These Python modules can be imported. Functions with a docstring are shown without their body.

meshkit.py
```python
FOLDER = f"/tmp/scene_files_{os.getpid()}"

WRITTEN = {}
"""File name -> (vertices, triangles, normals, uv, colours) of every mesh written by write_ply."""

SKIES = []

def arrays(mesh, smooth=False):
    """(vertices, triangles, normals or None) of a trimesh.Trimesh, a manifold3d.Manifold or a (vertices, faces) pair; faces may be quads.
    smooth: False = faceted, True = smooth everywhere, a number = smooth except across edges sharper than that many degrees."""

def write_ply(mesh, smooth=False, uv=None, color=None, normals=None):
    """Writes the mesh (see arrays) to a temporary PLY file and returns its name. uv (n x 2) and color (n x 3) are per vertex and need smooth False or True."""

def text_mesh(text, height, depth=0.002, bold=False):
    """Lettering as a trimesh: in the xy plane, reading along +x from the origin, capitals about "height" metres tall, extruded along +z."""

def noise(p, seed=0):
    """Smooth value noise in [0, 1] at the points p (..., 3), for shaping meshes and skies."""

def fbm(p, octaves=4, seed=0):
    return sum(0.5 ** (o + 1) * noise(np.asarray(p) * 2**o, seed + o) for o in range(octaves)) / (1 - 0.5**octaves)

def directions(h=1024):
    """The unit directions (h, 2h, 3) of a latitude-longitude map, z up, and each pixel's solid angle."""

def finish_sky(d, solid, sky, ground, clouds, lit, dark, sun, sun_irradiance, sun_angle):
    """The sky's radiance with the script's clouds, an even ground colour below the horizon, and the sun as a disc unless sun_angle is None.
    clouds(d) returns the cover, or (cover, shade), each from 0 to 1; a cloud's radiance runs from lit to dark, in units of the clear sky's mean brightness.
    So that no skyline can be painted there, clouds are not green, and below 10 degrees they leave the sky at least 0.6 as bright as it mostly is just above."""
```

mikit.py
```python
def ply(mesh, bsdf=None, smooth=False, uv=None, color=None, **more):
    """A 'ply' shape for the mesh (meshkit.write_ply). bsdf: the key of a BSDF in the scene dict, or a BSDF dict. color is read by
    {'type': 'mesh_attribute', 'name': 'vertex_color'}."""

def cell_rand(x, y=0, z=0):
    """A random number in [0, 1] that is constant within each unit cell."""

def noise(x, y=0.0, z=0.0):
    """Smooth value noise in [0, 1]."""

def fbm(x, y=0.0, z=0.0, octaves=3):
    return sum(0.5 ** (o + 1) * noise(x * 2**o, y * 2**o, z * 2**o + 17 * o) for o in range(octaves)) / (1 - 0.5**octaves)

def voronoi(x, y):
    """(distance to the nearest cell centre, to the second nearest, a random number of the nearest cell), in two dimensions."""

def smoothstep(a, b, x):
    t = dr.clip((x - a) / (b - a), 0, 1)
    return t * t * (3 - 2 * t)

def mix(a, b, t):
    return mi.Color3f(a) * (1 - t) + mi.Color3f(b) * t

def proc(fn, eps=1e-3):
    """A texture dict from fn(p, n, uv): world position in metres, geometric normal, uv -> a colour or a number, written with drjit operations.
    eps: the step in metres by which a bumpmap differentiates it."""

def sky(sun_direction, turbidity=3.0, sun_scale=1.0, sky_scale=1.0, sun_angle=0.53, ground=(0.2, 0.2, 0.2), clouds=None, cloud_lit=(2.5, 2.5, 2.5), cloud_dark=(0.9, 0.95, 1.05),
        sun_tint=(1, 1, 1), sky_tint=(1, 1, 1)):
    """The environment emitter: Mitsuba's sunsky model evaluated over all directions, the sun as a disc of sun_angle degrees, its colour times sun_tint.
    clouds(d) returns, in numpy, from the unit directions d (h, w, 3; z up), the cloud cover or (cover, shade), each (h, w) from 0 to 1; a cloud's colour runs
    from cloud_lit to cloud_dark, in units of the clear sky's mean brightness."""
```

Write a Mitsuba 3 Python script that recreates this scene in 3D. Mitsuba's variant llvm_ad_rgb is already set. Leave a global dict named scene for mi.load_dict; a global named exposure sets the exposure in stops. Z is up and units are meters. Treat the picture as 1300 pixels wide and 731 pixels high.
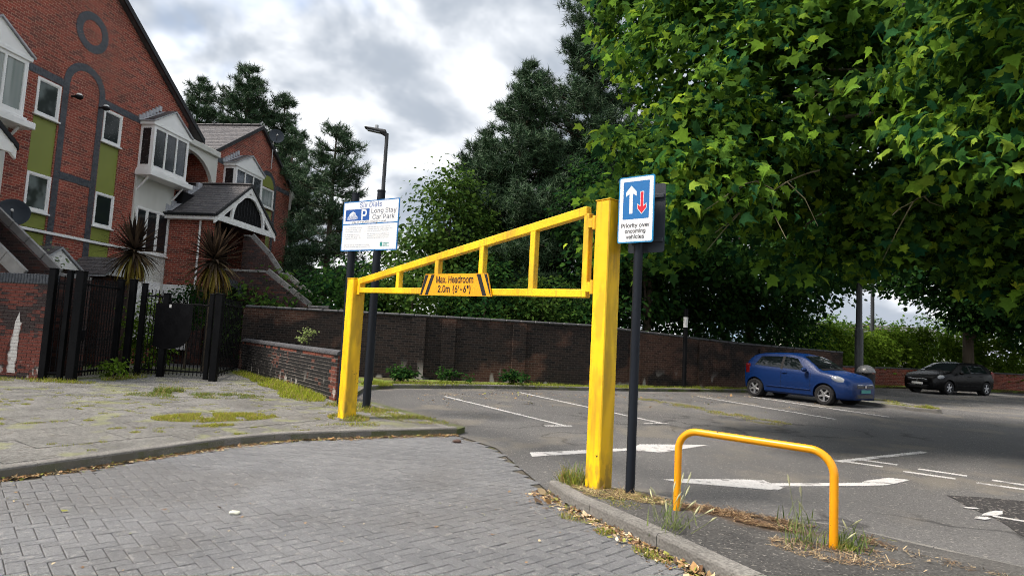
import math, random
import numpy as np, trimesh, manifold3d
import shapely, shapely.geometry as sg
from shapely.ops import unary_union
from scipy.interpolate import PchipInterpolator
import drjit as dr, mitsuba as mi
import mikit, meshkit
from mikit import ply, proc, noise, fbm, voronoi, cell_rand, smoothstep, mix
T = mi.ScalarTransform4f
rng = np.random.default_rng(7)
scene, labels = {}, {}

# ------------------------------------------------------------------ camera, sky, exposure
PITCH, ROLL = math.atan(64 / 780), math.radians(3.0)
EYE = np.array([0, 0, 1.5])
FWD = np.array([0, math.cos(PITCH), math.sin(PITCH)])
UP0 = np.array([0, -math.sin(PITCH), math.cos(PITCH)])
UPV = math.cos(ROLL) * UP0 - math.sin(ROLL) * np.array([1.0, 0, 0])
scene['camera'] = dict(type='perspective', fov=2 * math.degrees(math.atan(650 / 780)), fov_axis='x', near_clip=0.05, far_clip=3000.0,
                       to_world=T().look_at(origin=EYE.tolist(), target=(EYE + FWD).tolist(), up=UPV.tolist()))


def clouds(d):
    z = np.maximum(d[..., 2], 0.0)
    q = np.stack([d[..., 0] / (z + 0.35), d[..., 1] / (z + 0.35), 0 * z + 2.3], -1)
    s = lambda a, b, x: (lambda t: t * t * (3 - 2 * t))(np.clip((x - a) / (b - a), 0, 1))
    w = meshkit.fbm(q * 2.0 + 31.0, 3, 5)[..., None] - 0.5
    a = meshkit.fbm(q * 2.1 + 4.0 + 0.8 * w, 6, 3)
    b = meshkit.fbm(q * 4.2 + 11.0 + 1.4 * w, 7, 8)
    return s(0.22, 0.42, a), s(0.36, 0.64, b)


scene['sky'] = mikit.sky([-0.55, -0.18, 0.81], turbidity=3, sun_scale=0.72, sun_angle=16, clouds=clouds, cloud_lit=(2.45, 2.47, 2.5), cloud_dark=(0.84, 0.94, 1.08), sun_tint=(0.9, 0.97, 1.14))
exposure = 2.7

# ------------------------------------------------------------------ helpers
USED = set()


def uniq(k):
    if k not in USED:
        USED.add(k)
        return k
    i = 1
    while f'{k}_{i:03d}' in USED:
        i += 1
    USED.add(f'{k}_{i:03d}')
    return f'{k}_{i:03d}'


def thing(name, label, cat, group=None, kind=None):
    k = uniq(name)
    labels[k] = {'label': label, 'category': cat}
    if group: labels[k]['group'] = group
    if kind: labels[k]['kind'] = kind
    return k


def part(parent, name, mesh, m, smooth=False, tw=None, label=None, kind=None, color=None):
    k = uniq(f'{parent}__{name}')
    d = mesh if isinstance(mesh, dict) else ply(mesh, m, smooth, color=color)
    scene[k] = dict(d)
    if tw is not None:
        scene[k]['to_world'] = T(tw)
    if label or kind:
        labels[k] = {}
        if label: labels[k]['label'] = label
        if kind: labels[k]['kind'] = kind
    return k


def single(name, mesh, m, label=None, cat=None, kind=None, smooth=False, group=None, color=None):
    k = uniq(name)
    scene[k] = ply(mesh, m, smooth, color=color)
    labels[k] = {kk: v for kk, v in dict(label=label, category=cat, kind=kind, group=group).items() if v}
    return k


cat_ = trimesh.util.concatenate
TM = trimesh.Trimesh


def box(x0, x1, y0, y1, z0, z1, ch=0.0):
    if ch <= 0:
        b = trimesh.creation.box([x1 - x0, y1 - y0, z1 - z0])
        b.apply_translation([(x0 + x1) / 2, (y0 + y1) / 2, (z0 + z1) / 2])
        return b
    pts = []
    for sx in (0, 1):
        for sy in (0, 1):
            for sz in (0, 1):
                c = [(x0, x1)[sx], (y0, y1)[sy], (z0, z1)[sz]]
                d = [(1, -1)[sx] * ch, (1, -1)[sy] * ch, (1, -1)[sz] * ch]
                for k in range(3):
                    p = [c[i] + d[i] for i in range(3)]
                    p[k] = c[k]
                    pts.append(p)
    return trimesh.convex.convex_hull(np.array(pts))


def frame(o, x, y, z):
    m = np.eye(4)
    m[:3, 0], m[:3, 1], m[:3, 2], m[:3, 3] = x, y, z, o
    return m


def tube(points, radii, sides=8, cap=True):
    p = np.asarray(points, float)
    t = np.gradient(p, axis=0)
    t /= np.linalg.norm(t, axis=1, keepdims=True) + 1e-12
    a = np.cross(t[0], [0, 0, 1.0] if abs(t[0, 2]) < 0.9 else [1.0, 0, 0])
    A = []
    for k in range(len(p)):
        a = a - t[k] * (a @ t[k])
        a /= np.linalg.norm(a) + 1e-12
        A.append(a)
    A = np.array(A)
    B = np.cross(t, A)
    ang = np.arange(sides) * 2 * np.pi / sides
    r = np.broadcast_to(radii, (len(p),))
    v = (p[:, None] + r[:, None, None] * (np.cos(ang)[None, :, None] * A[:, None] + np.sin(ang)[None, :, None] * B[:, None])).reshape(-1, 3)
    f = []
    for i in range(len(p) - 1):
        for j in range(sides):
            a0, b0 = i * sides + j, i * sides + (j + 1) % sides
            f += [[a0, b0, b0 + sides], [a0, b0 + sides, a0 + sides]]
    if cap:
        n = len(v)
        v = np.vstack([v, p[:1], p[-1:]])
        for j in range(sides):
            f.append([n, (j + 1) % sides, j])
            f.append([n + 1, (len(p) - 1) * sides + j, (len(p) - 1) * sides + (j + 1) % sides])
    return TM(v, np.array(f), process=False)


def cyl(p0, p1, r, sides=20, r1=None):
    return tube([p0, p1], [r, r if r1 is None else r1], sides)


def extr(poly, z0, z1):
    ms = []
    for g in getattr(poly, 'geoms', [poly]):
        if g.is_empty or g.area < 1e-7: continue
        m = trimesh.creation.extrude_polygon(g, z1 - z0, engine='earcut')
        m.apply_translation([0, 0, z0])
        ms.append(m)
    return cat_(ms)


def sheet(poly, z, step=None):
    """a flat sheet over a shapely polygon"""
    m = extr(poly, 0, 1)
    up = m.face_normals[:, 2] > 0.9
    m = m.submesh([np.nonzero(up)[0]], append=True)
    m.vertices[:, 2] = z
    return m


def unit(v):
    v = np.asarray(v, float)
    return v / (np.linalg.norm(v, axis=-1, keepdims=True) + 1e-12)


# ------------------------------------------------------------------ materials
def mat(name, color, rough=0.7, spec=0.4, metallic=0.0, coat=0.0, bump=None, bscale=1.0, eps=2e-3, coat_gloss=0.9):
    col = proc(color) if callable(color) else {'type': 'rgb', 'value': list(color)}
    b = dict(type='principled', base_color=col, roughness=rough, specular=spec, metallic=metallic)
    if coat: b.update(clearcoat=coat, clearcoat_gloss=coat_gloss)
    if bump is not None:
        b = dict(type='bumpmap', height=proc(bump, eps), scale=bscale, bsdf=b)
    scene[name] = dict(type='twosided', bsdf=b)
    return name


def brick_cells(p, n):
    u = p.y * n.x - p.x * n.y
    row = dr.floor(p.z / 0.075)
    uu = u / 0.225 + 0.5 * (row - 2 * dr.floor(row / 2))
    cell = dr.floor(uu)
    fu, fz = uu - cell, p.z / 0.075 - row
    m = dr.minimum(dr.minimum(fu, 1 - fu) * 0.225, dr.minimum(fz, 1 - fz) * 0.075)
    return cell, row, smoothstep(0.003, 0.0075, m)


def brickmat(name, ca, cb, cc, mortar, dirt=0.35, rough=0.85, dscale=1.2):
    def f(p, n, uv):
        cell, row, m = brick_cells(p, n)
        r = cell_rand(cell, row, 5)
        c = mix(ca, cb, smoothstep(0.1, 0.9, r))
        c = mix(c, cc, smoothstep(0.82, 0.9, cell_rand(cell, row, 9)) * 0.8)
        c = mix(mortar, c, m)
        d = fbm(p.x * dscale, p.y * dscale, p.z * dscale * 0.6, 3)
        return c * (1 - dirt + dirt * 2 * d) * (0.9 + 0.2 * noise(p.x * 60, p.y * 60, p.z * 60))
    return mat(name, f, rough, 0.3)


brickmat('mat_house_brick', (0.26, 0.053, 0.033), (0.155, 0.034, 0.024), (0.09, 0.028, 0.025), (0.38, 0.27, 0.2), 0.25)
brickmat('mat_stair_brick', (0.028, 0.02, 0.02), (0.055, 0.028, 0.024), (0.1, 0.035, 0.025), (0.07, 0.06, 0.055), 0.4)


def longwall(p, n, uv):
    cell, row, m = brick_cells(p, n)
    r = cell_rand(cell, row, 5)
    stain = fbm(p.x * 0.55 + 3, p.y * 0.4, p.z * 0.8, 3)
    dark = smoothstep(0.40, 0.55, stain + 0.16 * (noise(p.x * 5, p.y * 5, p.z * 5) - 0.5))
    c = mix(mix((0.085, 0.042, 0.029), (0.046, 0.024, 0.018), r), mix((0.010, 0.009, 0.009), (0.026, 0.018, 0.015), r), dark)
    low = smoothstep(0.75, 0.1, p.z) * smoothstep(0.62, 0.75, fbm(p.x * 4, p.y * 4, p.z * 1.5, 2))
    c = mix(mix((0.13, 0.1, 0.08), (0.055, 0.047, 0.042), dark), c, m)
    return mix(c, (0.42, 0.4, 0.37), low * 0.7)


mat('mat_long_wall_brick', longwall, 0.9, 0.25)


def piece_brick(ca, cb, stain_amt, light=(0.42, 0.4, 0.37)):
    def f(p, n, uv):
        k = dr.floor(p.z / 0.075 + 0.02)
        r = cell_rand(dr.floor(p.x * 5), dr.floor(p.y * 5), k)
        d = fbm(p.x * 1.1, p.y * 1.1, p.z * 1.4, 3)
        c = mix(ca, cb, smoothstep(0.52 - stain_amt, 0.6 - stain_amt, d + 0.25 * (r - 0.5)))
        w = smoothstep(0.6, 0.72, fbm(p.x * 9, p.y * 9, p.z * 4, 3)) * smoothstep(0.6, 0.15, p.z)
        return mix(c, light, w * 0.7) * (0.7 + 0.6 * noise(p.x * 70, p.y * 70, p.z * 70))
    return f


mat('mat_dark_brick', piece_brick((0.09, 0.034, 0.024), (0.009, 0.0085, 0.009), 0.24), 0.75, 0.4)
mat('mat_red_brick', piece_brick((0.14, 0.043, 0.028), (0.07, 0.026, 0.02), 0.0), 0.85, 0.3)
mat('mat_pier_brick', piece_brick((0.13, 0.036, 0.026), (0.03, 0.02, 0.02), 0.02), 0.85, 0.3)
mat('mat_mortar', lambda p, n, uv: mix((0.1, 0.088, 0.078), (0.22, 0.2, 0.18), noise(p.x * 3, p.y * 3, p.z * 3)), 0.95, 0.1)
mat('mat_blue_brick', lambda p, n, uv: mix((0.026, 0.032, 0.042), (0.055, 0.062, 0.072), cell_rand(dr.floor(p.x * 11), dr.floor(p.y * 11), dr.floor(p.z * 13.3))), 0.55, 0.5)
mat('mat_coping', lambda p, n, uv: mix((0.035, 0.037, 0.042), (0.08, 0.08, 0.084), fbm(p.x * 5, p.y * 5, p.z * 5)), 0.5, 0.5)
mat('mat_stone_coping', lambda p, n, uv: mix((0.12, 0.118, 0.115), (0.27, 0.265, 0.255), fbm(p.x * 4, p.y * 4, p.z * 4)), 0.85, 0.3)
mat('mat_white', lambda p, n, uv: mix((0.62, 0.62, 0.6), (0.76, 0.76, 0.75), fbm(p.x * 2, p.y * 2, p.z * 0.7)), 0.45, 0.4)
mat('mat_render', lambda p, n, uv: mix((0.42, 0.42, 0.38), (0.58, 0.58, 0.54), fbm(p.x * 3, p.y * 3, p.z * 0.8)), 0.8, 0.3)
mat('mat_green_panel', lambda p, n, uv: mix((0.15, 0.175, 0.03), (0.2, 0.225, 0.045), fbm(p.x * 2, p.y * 2, p.z * 0.7)), 0.5, 0.4)
mat('mat_pane', (0.012, 0.016, 0.018), 0.06, 0.7)
mat('mat_pane_painted_reflection', lambda p, n, uv: mix((0.03, 0.036, 0.036), (0.13, 0.15, 0.15), smoothstep(0.35, 0.65, fbm((p.x + p.y) * 2.5, p.z * 2.5, 0, 3))), 0.08, 0.7)  # cloudy grey reflection painted into the pane colour
mat('mat_pane_curtain', lambda p, n, uv: mix((0.16, 0.19, 0.18), (0.3, 0.33, 0.32), noise((p.x + p.y) * 14, p.z * 0.8)), 0.12, 0.7)


def lace(p, n, uv):
    u = (p.y * n.x - p.x * n.y) * 11
    a, b, r = voronoi(u, p.z * 11)
    return mix((0.2, 0.22, 0.215), (0.01, 0.013, 0.015), smoothstep(0.13, 0.24, a + 0.25 * noise(u * 4, p.z * 44)))


mat('mat_pane_lace', lace, 0.12, 0.6)


def slate(p, n, uv):
    r = cell_rand(dr.floor(p.x * 3.7), dr.floor(p.y * 3.7), dr.floor(p.z * 9))
    return mix((0.048, 0.047, 0.052), (0.1, 0.093, 0.092), 0.6 * r + 0.4 * fbm(p.x * 2, p.y * 2, p.z * 2))


mat('mat_slate', slate, 0.55, 0.4)
mat('mat_lead', lambda p, n, uv: mix((0.22, 0.23, 0.25), (0.4, 0.41, 0.43), fbm(p.x * 6, p.y * 6, p.z * 6)), 0.5, 0.5)
mat('mat_dark_trim', (0.008, 0.009, 0.011), 0.55, 0.25)
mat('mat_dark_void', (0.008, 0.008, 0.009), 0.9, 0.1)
mat('mat_black_metal', lambda p, n, uv: mix((0.0025, 0.0027, 0.0034), (0.007, 0.007, 0.008), noise(p.x * 8, p.y * 8, p.z * 4)), 0.5, 0.1)
mat('mat_navy_post', lambda p, n, uv: mix((0.004, 0.006, 0.011), (0.01, 0.014, 0.021), fbm(p.x * 12, p.y * 12, p.z * 3)), 0.5, 0.25)
mat('mat_grey_metal', lambda p, n, uv: mix((0.018, 0.021, 0.024), (0.035, 0.039, 0.044), fbm(p.x * 5, p.y * 5, p.z * 2)), 0.5, 0.5)
mat('mat_back_grey', (0.035, 0.042, 0.052), 0.5, 0.3)
mat('mat_galv', (0.38, 0.39, 0.4), 0.45, 0.5, 0.6)


def yellow(p, n, uv):
    g = fbm(p.x * 7, p.y * 7, p.z * 2.2, 4)
    streak = noise(p.x * 45, p.y * 45, p.z * 3)
    top = smoothstep(0.4, 0.9, n.z)
    low = smoothstep(0.75, 0.1, p.z) * 0.5
    d = smoothstep(0.56, 0.72, g + 0.12 * (streak - 0.5) + 0.10 * low + 0.06 * top)
    c = mix((0.88, 0.55, 0.006), (0.76, 0.43, 0.004), smoothstep(0.3, 0.7, fbm(p.x * 3, p.y * 3, p.z * 1.2, 2)))
    chip = smoothstep(0.735, 0.76, fbm(p.x * 40 + 5, p.y * 40, p.z * 26, 3) * 0.62 + 0.38 * fbm(p.x * 3 + 2, p.y * 3, p.z * 2.4, 3) + 0.07 * low + 0.05 * top)
    moss = smoothstep(0.2, 0.9, n.x * 0.666 - n.y * 0.746) * smoothstep(0.3, 0.6, fbm(p.x * 9 + 7, p.y * 9, p.z * 1.7, 3))   # the face away from the road carries algae
    c = mix(c, (0.36, 0.22, 0.012), moss * 0.55)
    foot = smoothstep(0.55, 0.12, p.z) * smoothstep(0.42, 0.6, fbm(p.x * 22, p.y * 22, p.z * 7, 3))
    run = smoothstep(0.55, 0.75, noise(p.x * 38, p.y * 38, p.z * 1.4)) * smoothstep(0.45, 0.6, fbm(p.x * 4, p.y * 4, p.z * 1.1, 2))
    edge = smoothstep(0.5, 0.95, n.z) * smoothstep(0.4, 0.55, fbm(p.x * 11, p.y * 11, p.z * 11, 3))
    c = mix(c, (0.2, 0.13, 0.03), dr.maximum(foot * 0.75, dr.maximum(run * 0.3, edge * 0.7)))
    return mix(mix(c, (0.34, 0.2, 0.02), d * 0.4), (0.05, 0.03, 0.015), chip)


mat('mat_yellow', yellow, 0.42, 0.45, bump=lambda p, n, uv: fbm(p.x * 18, p.y * 18, p.z * 10, 3), bscale=0.004)
mat('mat_orange', lambda p, n, uv: mix(mix((0.80, 0.33, 0.004), (0.70, 0.27, 0.004), fbm(p.x * 6, p.y * 6, p.z * 6)), (0.1, 0.04, 0.015), smoothstep(0.74, 0.76, 0.6 * fbm(p.x * 60, p.y * 60, p.z * 60, 3) + 0.4 * fbm(p.x * 5, p.y * 5, p.z * 5, 2))), 0.3, 0.5)
mat('mat_plate_yellow', lambda p, n, uv: mix((0.80, 0.36, 0.004), (0.70, 0.30, 0.004), fbm(p.x * 5, p.y * 5, p.z * 5)), 0.4, 0.4)
mat('mat_ink', (0.012, 0.012, 0.013), 0.5, 0.4)
mat('mat_sign_white', lambda p, n, uv: mix((0.66, 0.68, 0.69), (0.76, 0.77, 0.78), fbm(p.x * 3, p.y * 3, p.z * 3)), 0.4, 0.4)
mat('mat_sign_blue', (0.012, 0.13, 0.36), 0.4, 0.4)
mat('mat_sign_deep_blue', (0.012, 0.075, 0.3), 0.4, 0.4)
mat('mat_sign_cyan', (0.015, 0.2, 0.42), 0.4, 0.4)
mat('mat_sign_red', (0.55, 0.015, 0.03), 0.4, 0.4)
mat('mat_print_grey', (0.36, 0.39, 0.42), 0.5, 0.3)
mat('mat_print_dark', (0.03, 0.045, 0.08), 0.5, 0.3)
mat('mat_print_green', (0.03, 0.22, 0.2), 0.5, 0.3)


def asphalt(p, n, uv):
    g = noise(p.x * 90, p.y * 90, 1)
    big = fbm(p.x * 0.5, p.y * 0.5, 4, 4)
    c = mix((0.058, 0.058, 0.058), (0.112, 0.111, 0.109), big)
    c = c * (0.72 + 0.56 * g)
    spk = smoothstep(0.83, 0.9, noise(p.x * 55 + 9, p.y * 55, 3))
    c = mix(c, (0.27, 0.25, 0.22), spk * 0.45)
    crack = smoothstep(0.03, 0.0, dr.abs(fbm(p.x * 0.8 + 7, p.y * 0.8, 9, 4) - 0.5)) * smoothstep(0.5, 0.62, noise(p.x * 0.4, p.y * 0.4, 22))
    c = c * (1 - 0.5 * crack)
    dust = smoothstep(0.55, 0.75, fbm(p.x * 1.3 + 20, p.y * 1.3, 2, 4))
    return mix(c, (0.15, 0.135, 0.108), dust * 0.45)


mat('mat_asphalt', asphalt, 0.85, 0.3, bump=lambda p, n, uv: noise(p.x * 110, p.y * 110, 0) + 0.6 * noise(p.x * 45, p.y * 45, 0), bscale=0.006)
mat('mat_new_tar', lambda p, n, uv: mix((0.018, 0.018, 0.019), (0.045, 0.043, 0.042), noise(p.x * 80, p.y * 80, 1)) + smoothstep(0.78, 0.86, noise(p.x * 40, p.y * 40, 2)) * mi.Color3f(0.1, 0.09, 0.08), 0.7, 0.4)


def island_tar(p, n, uv):
    c = mix((0.038, 0.038, 0.038), (0.085, 0.083, 0.078), fbm(p.x * 2.2, p.y * 2.2, 4, 4)) * (0.7 + 0.6 * noise(p.x * 75, p.y * 75, 1))
    soil = smoothstep(0.62, 0.2, dr.sqrt(dr.square((p.x - 2.0) * 0.75 + (p.y - 5.3) * -0.66) * 0.55 + dr.square((p.x - 2.0) * 0.66 + (p.y - 5.3) * 0.75) * 6.0) + 0.5 * (fbm(p.x * 5, p.y * 5, 3, 3) - 0.5))
    c = mix(c, (0.075, 0.05, 0.032), soil * 0.85)
    return mix(c, (0.3, 0.28, 0.25), smoothstep(0.84, 0.9, noise(p.x * 60, p.y * 60, 7)) * 0.4)


mat('mat_island', island_tar, 0.9, 0.2, bump=lambda p, n, uv: noise(p.x * 90, p.y * 90, 0) + noise(p.x * 35, p.y * 35, 0), bscale=0.008)


def paver(p, n, uv):
    c1, s1 = math.cos(math.radians(-47.5)), math.sin(math.radians(-47.5))
    u, v = (p.x * c1 + p.y * s1) * 10, (-p.x * s1 + p.y * c1) * 10
    r = cell_rand(dr.floor(u), dr.floor(v), 3)
    c = mix((0.078, 0.081, 0.086), (0.165, 0.168, 0.172), 0.26 * r + 0.74 * fbm(p.x * 1.4, p.y * 1.4, 2, 4))
    c = mix(c, (0.095, 0.094, 0.093), smoothstep(0.52, 0.7, fbm(p.x * 0.7 + 9, p.y * 0.7, 6, 4)) * 0.55)
    c = c * (0.78 + 0.44 * noise(p.x * 130, p.y * 130, 5))
    spot = smoothstep(0.8, 0.88, noise(p.x * 38, p.y * 38, 9))
    return mix(c, (0.3, 0.29, 0.27), spot * 0.25)


mat('mat_paver', paver, 0.85, 0.3, bump=lambda p, n, uv: noise(p.x * 140, p.y * 140, 0) + 0.5 * noise(p.x * 50, p.y * 50, 0), bscale=0.004)
mat('mat_joint', lambda p, n, uv: mix(mix((0.045, 0.042, 0.035), (0.1, 0.09, 0.07), noise(p.x * 40, p.y * 40, 0)), (0.05, 0.06, 0.02), smoothstep(0.45, 0.65, fbm(p.x * 1.5, p.y * 1.5, 8))), 0.95, 0.1)


def slabm(p, n, uv):
    c = mix((0.078, 0.077, 0.072), (0.15, 0.147, 0.137), fbm(p.x * 2.6, p.y * 2.6, 7, 5)) * (0.65 + 0.7 * noise(p.x * 45, p.y * 45, 3))
    c = mix(c, (0.07, 0.067, 0.06), smoothstep(0.55, 0.75, fbm(p.x * 0.9 + 5, p.y * 0.9, 2, 4)) * 0.4)
    moss = smoothstep(0.6, 0.75, fbm(p.x * 3 + 4, p.y * 3, 12, 4))
    spots = smoothstep(0.86, 0.9, noise(p.x * 17, p.y * 17, 4))
    return mix(mix(c, (0.17, 0.18, 0.07), moss * 0.45), (0.07, 0.06, 0.05), spots * 0.5)


mat('mat_slab', slabm, 0.9, 0.2, bump=lambda p, n, uv: noise(p.x * 80, p.y * 80, 0), bscale=0.003)
mat('mat_moss_joint', lambda p, n, uv: mix((0.11, 0.105, 0.088), (0.085, 0.095, 0.045), smoothstep(0.4, 0.6, fbm(p.x * 2, p.y * 2, 3))), 0.95, 0.1)
mat('mat_kerb', lambda p, n, uv: mix((0.085, 0.083, 0.078), (0.2, 0.193, 0.178), fbm(p.x * 4, p.y * 4, p.z * 6, 4)) * (0.7 + 0.6 * noise(p.x * 70, p.y * 70, p.z * 70)), 0.9, 0.2,
    bump=lambda p, n, uv: noise(p.x * 70, p.y * 70, p.z * 70), bscale=0.006)


def roadpaint(p, n, uv):
    w = fbm(p.x * 9, p.y * 9, 4, 4)
    c = mix((0.43, 0.43, 0.425), (0.31, 0.308, 0.3), noise(p.x * 60, p.y * 60, 2))
    return mix(c, (0.12, 0.117, 0.113), smoothstep(0.6, 0.7, w) * 0.7)


mat('mat_road_paint', roadpaint, 0.75, 0.3)
mat('mat_earth', lambda p, n, uv: mix((0.05, 0.042, 0.028), (0.12, 0.1, 0.07), fbm(p.x * 2, p.y * 2, 3, 4)) * (0.6 + 0.8 * noise(p.x * 40, p.y * 40, 0)), 0.95, 0.1)
mat('mat_verge', lambda p, n, uv: mix((0.06, 0.05, 0.03), (0.1, 0.13, 0.03), smoothstep(0.35, 0.6, fbm(p.x * 2, p.y * 2, 3, 4))), 0.95, 0.1)
mat('mat_bark', lambda p, n, uv: mix((0.05, 0.04, 0.03), (0.12, 0.095, 0.07), fbm(p.x * 6, p.y * 6, p.z * 1.5, 3)), 0.9, 0.2)
mat('mat_plane_bark', lambda p, n, uv: mix((0.1, 0.09, 0.06), (0.3, 0.28, 0.2), smoothstep(0.4, 0.6, fbm(p.x * 5, p.y * 5, p.z * 3, 3))), 0.85, 0.2)
mat('mat_twig', lambda p, n, uv: mix((0.12, 0.1, 0.06), (0.28, 0.25, 0.16), noise(p.x * 9, p.y * 9, p.z * 9)), 0.85, 0.2)
VC = {'type': 'mesh_attribute', 'name': 'vertex_color'}
scene['mat_leaf'] = dict(type='principledthin', base_color=VC, roughness=0.34, diff_trans=0.85, eta=1.42, spec_trans=0.0)
scene['mat_needle'] = dict(type='twosided', bsdf=dict(type='principled', base_color=VC, roughness=0.6, specular=0.3))
scene['mat_blade'] = dict(type='principledthin', base_color=VC, roughness=0.6, diff_trans=0.7, eta=1.35)
scene['mat_litter'] = dict(type='twosided', bsdf=dict(type='principled', base_color=VC, roughness=0.8, specular=0.2))
mat('mat_tyre', (0.014, 0.014, 0.015), 0.8, 0.3)
mat('mat_rim', (0.5, 0.51, 0.53), 0.28, 0.5, 0.8)
mat('mat_blue_paint', (0.0007, 0.016, 0.082), 0.4, 0.12, 0.0, 1.0, coat_gloss=0.98)
mat('mat_black_paint', (0.001, 0.0012, 0.0016), 0.3, 0.06, 0.0, 0.6)
mat('mat_car_glass', (0.004, 0.006, 0.007), 0.03, 0.6)
mat('mat_lamp', (0.22, 0.24, 0.26), 0.08, 0.7)
mat('mat_red_lamp', (0.1, 0.004, 0.005), 0.15, 0.5)
mat('mat_chrome', (0.65, 0.66, 0.68), 0.12, 0.5, 1.0)
mat('mat_plastic', (0.007, 0.007, 0.008), 0.6, 0.25)
mat('mat_dish', (0.022, 0.03, 0.04), 0.5, 0.3)

# ------------------------------------------------------------------ ground, road, pavement
g = sheet(sg.box(-300, -120, 300, 900), -0.035)
single('ground', g, 'mat_earth', kind='structure')

KERB = [(-9.2, -2.5), (-7.0, 1.6), (-5.6, 3.9), (-4.47, 5.62), (-3.98, 6.51), (-3.36, 7.7), (-2.9, 8.22), (-2.07, 8.75), (-0.72, 9.48)]
ISLAND = [(0.47, 6.28), (0.62, 5.75), (1.03, 4.99), (1.41, 4.21), (1.9, 3.2), (2.6, 1.6), (3.4, 0.0), (6.6, -0.5), (6.0, 2.4), (3.87, 4.65), (2.96, 5.49), (1.92, 5.95), (1.3, 6.45), (0.66, 6.6)]
island_poly = sg.Polygon(ISLAND)
paver_poly = sg.Polygon([(-9.2, -2.5)] + KERB[1:] + [(-0.1, 8.55), (0.47, 6.28), (0.62, 5.75), (1.03, 4.99), (1.41, 4.21), (1.9, 3.2), (2.6, 1.6), (3.4, 0.0), (3.4, -2.5)])
asph = sg.box(-14, -12, 60, 70).difference(paver_poly)
single('road', sheet(asph, 0.0), 'mat_asphalt', kind='structure')

# block paving: every block its own bevelled piece
TH = math.radians(-47.5)
ca, sa = math.cos(TH), math.sin(TH)


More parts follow.
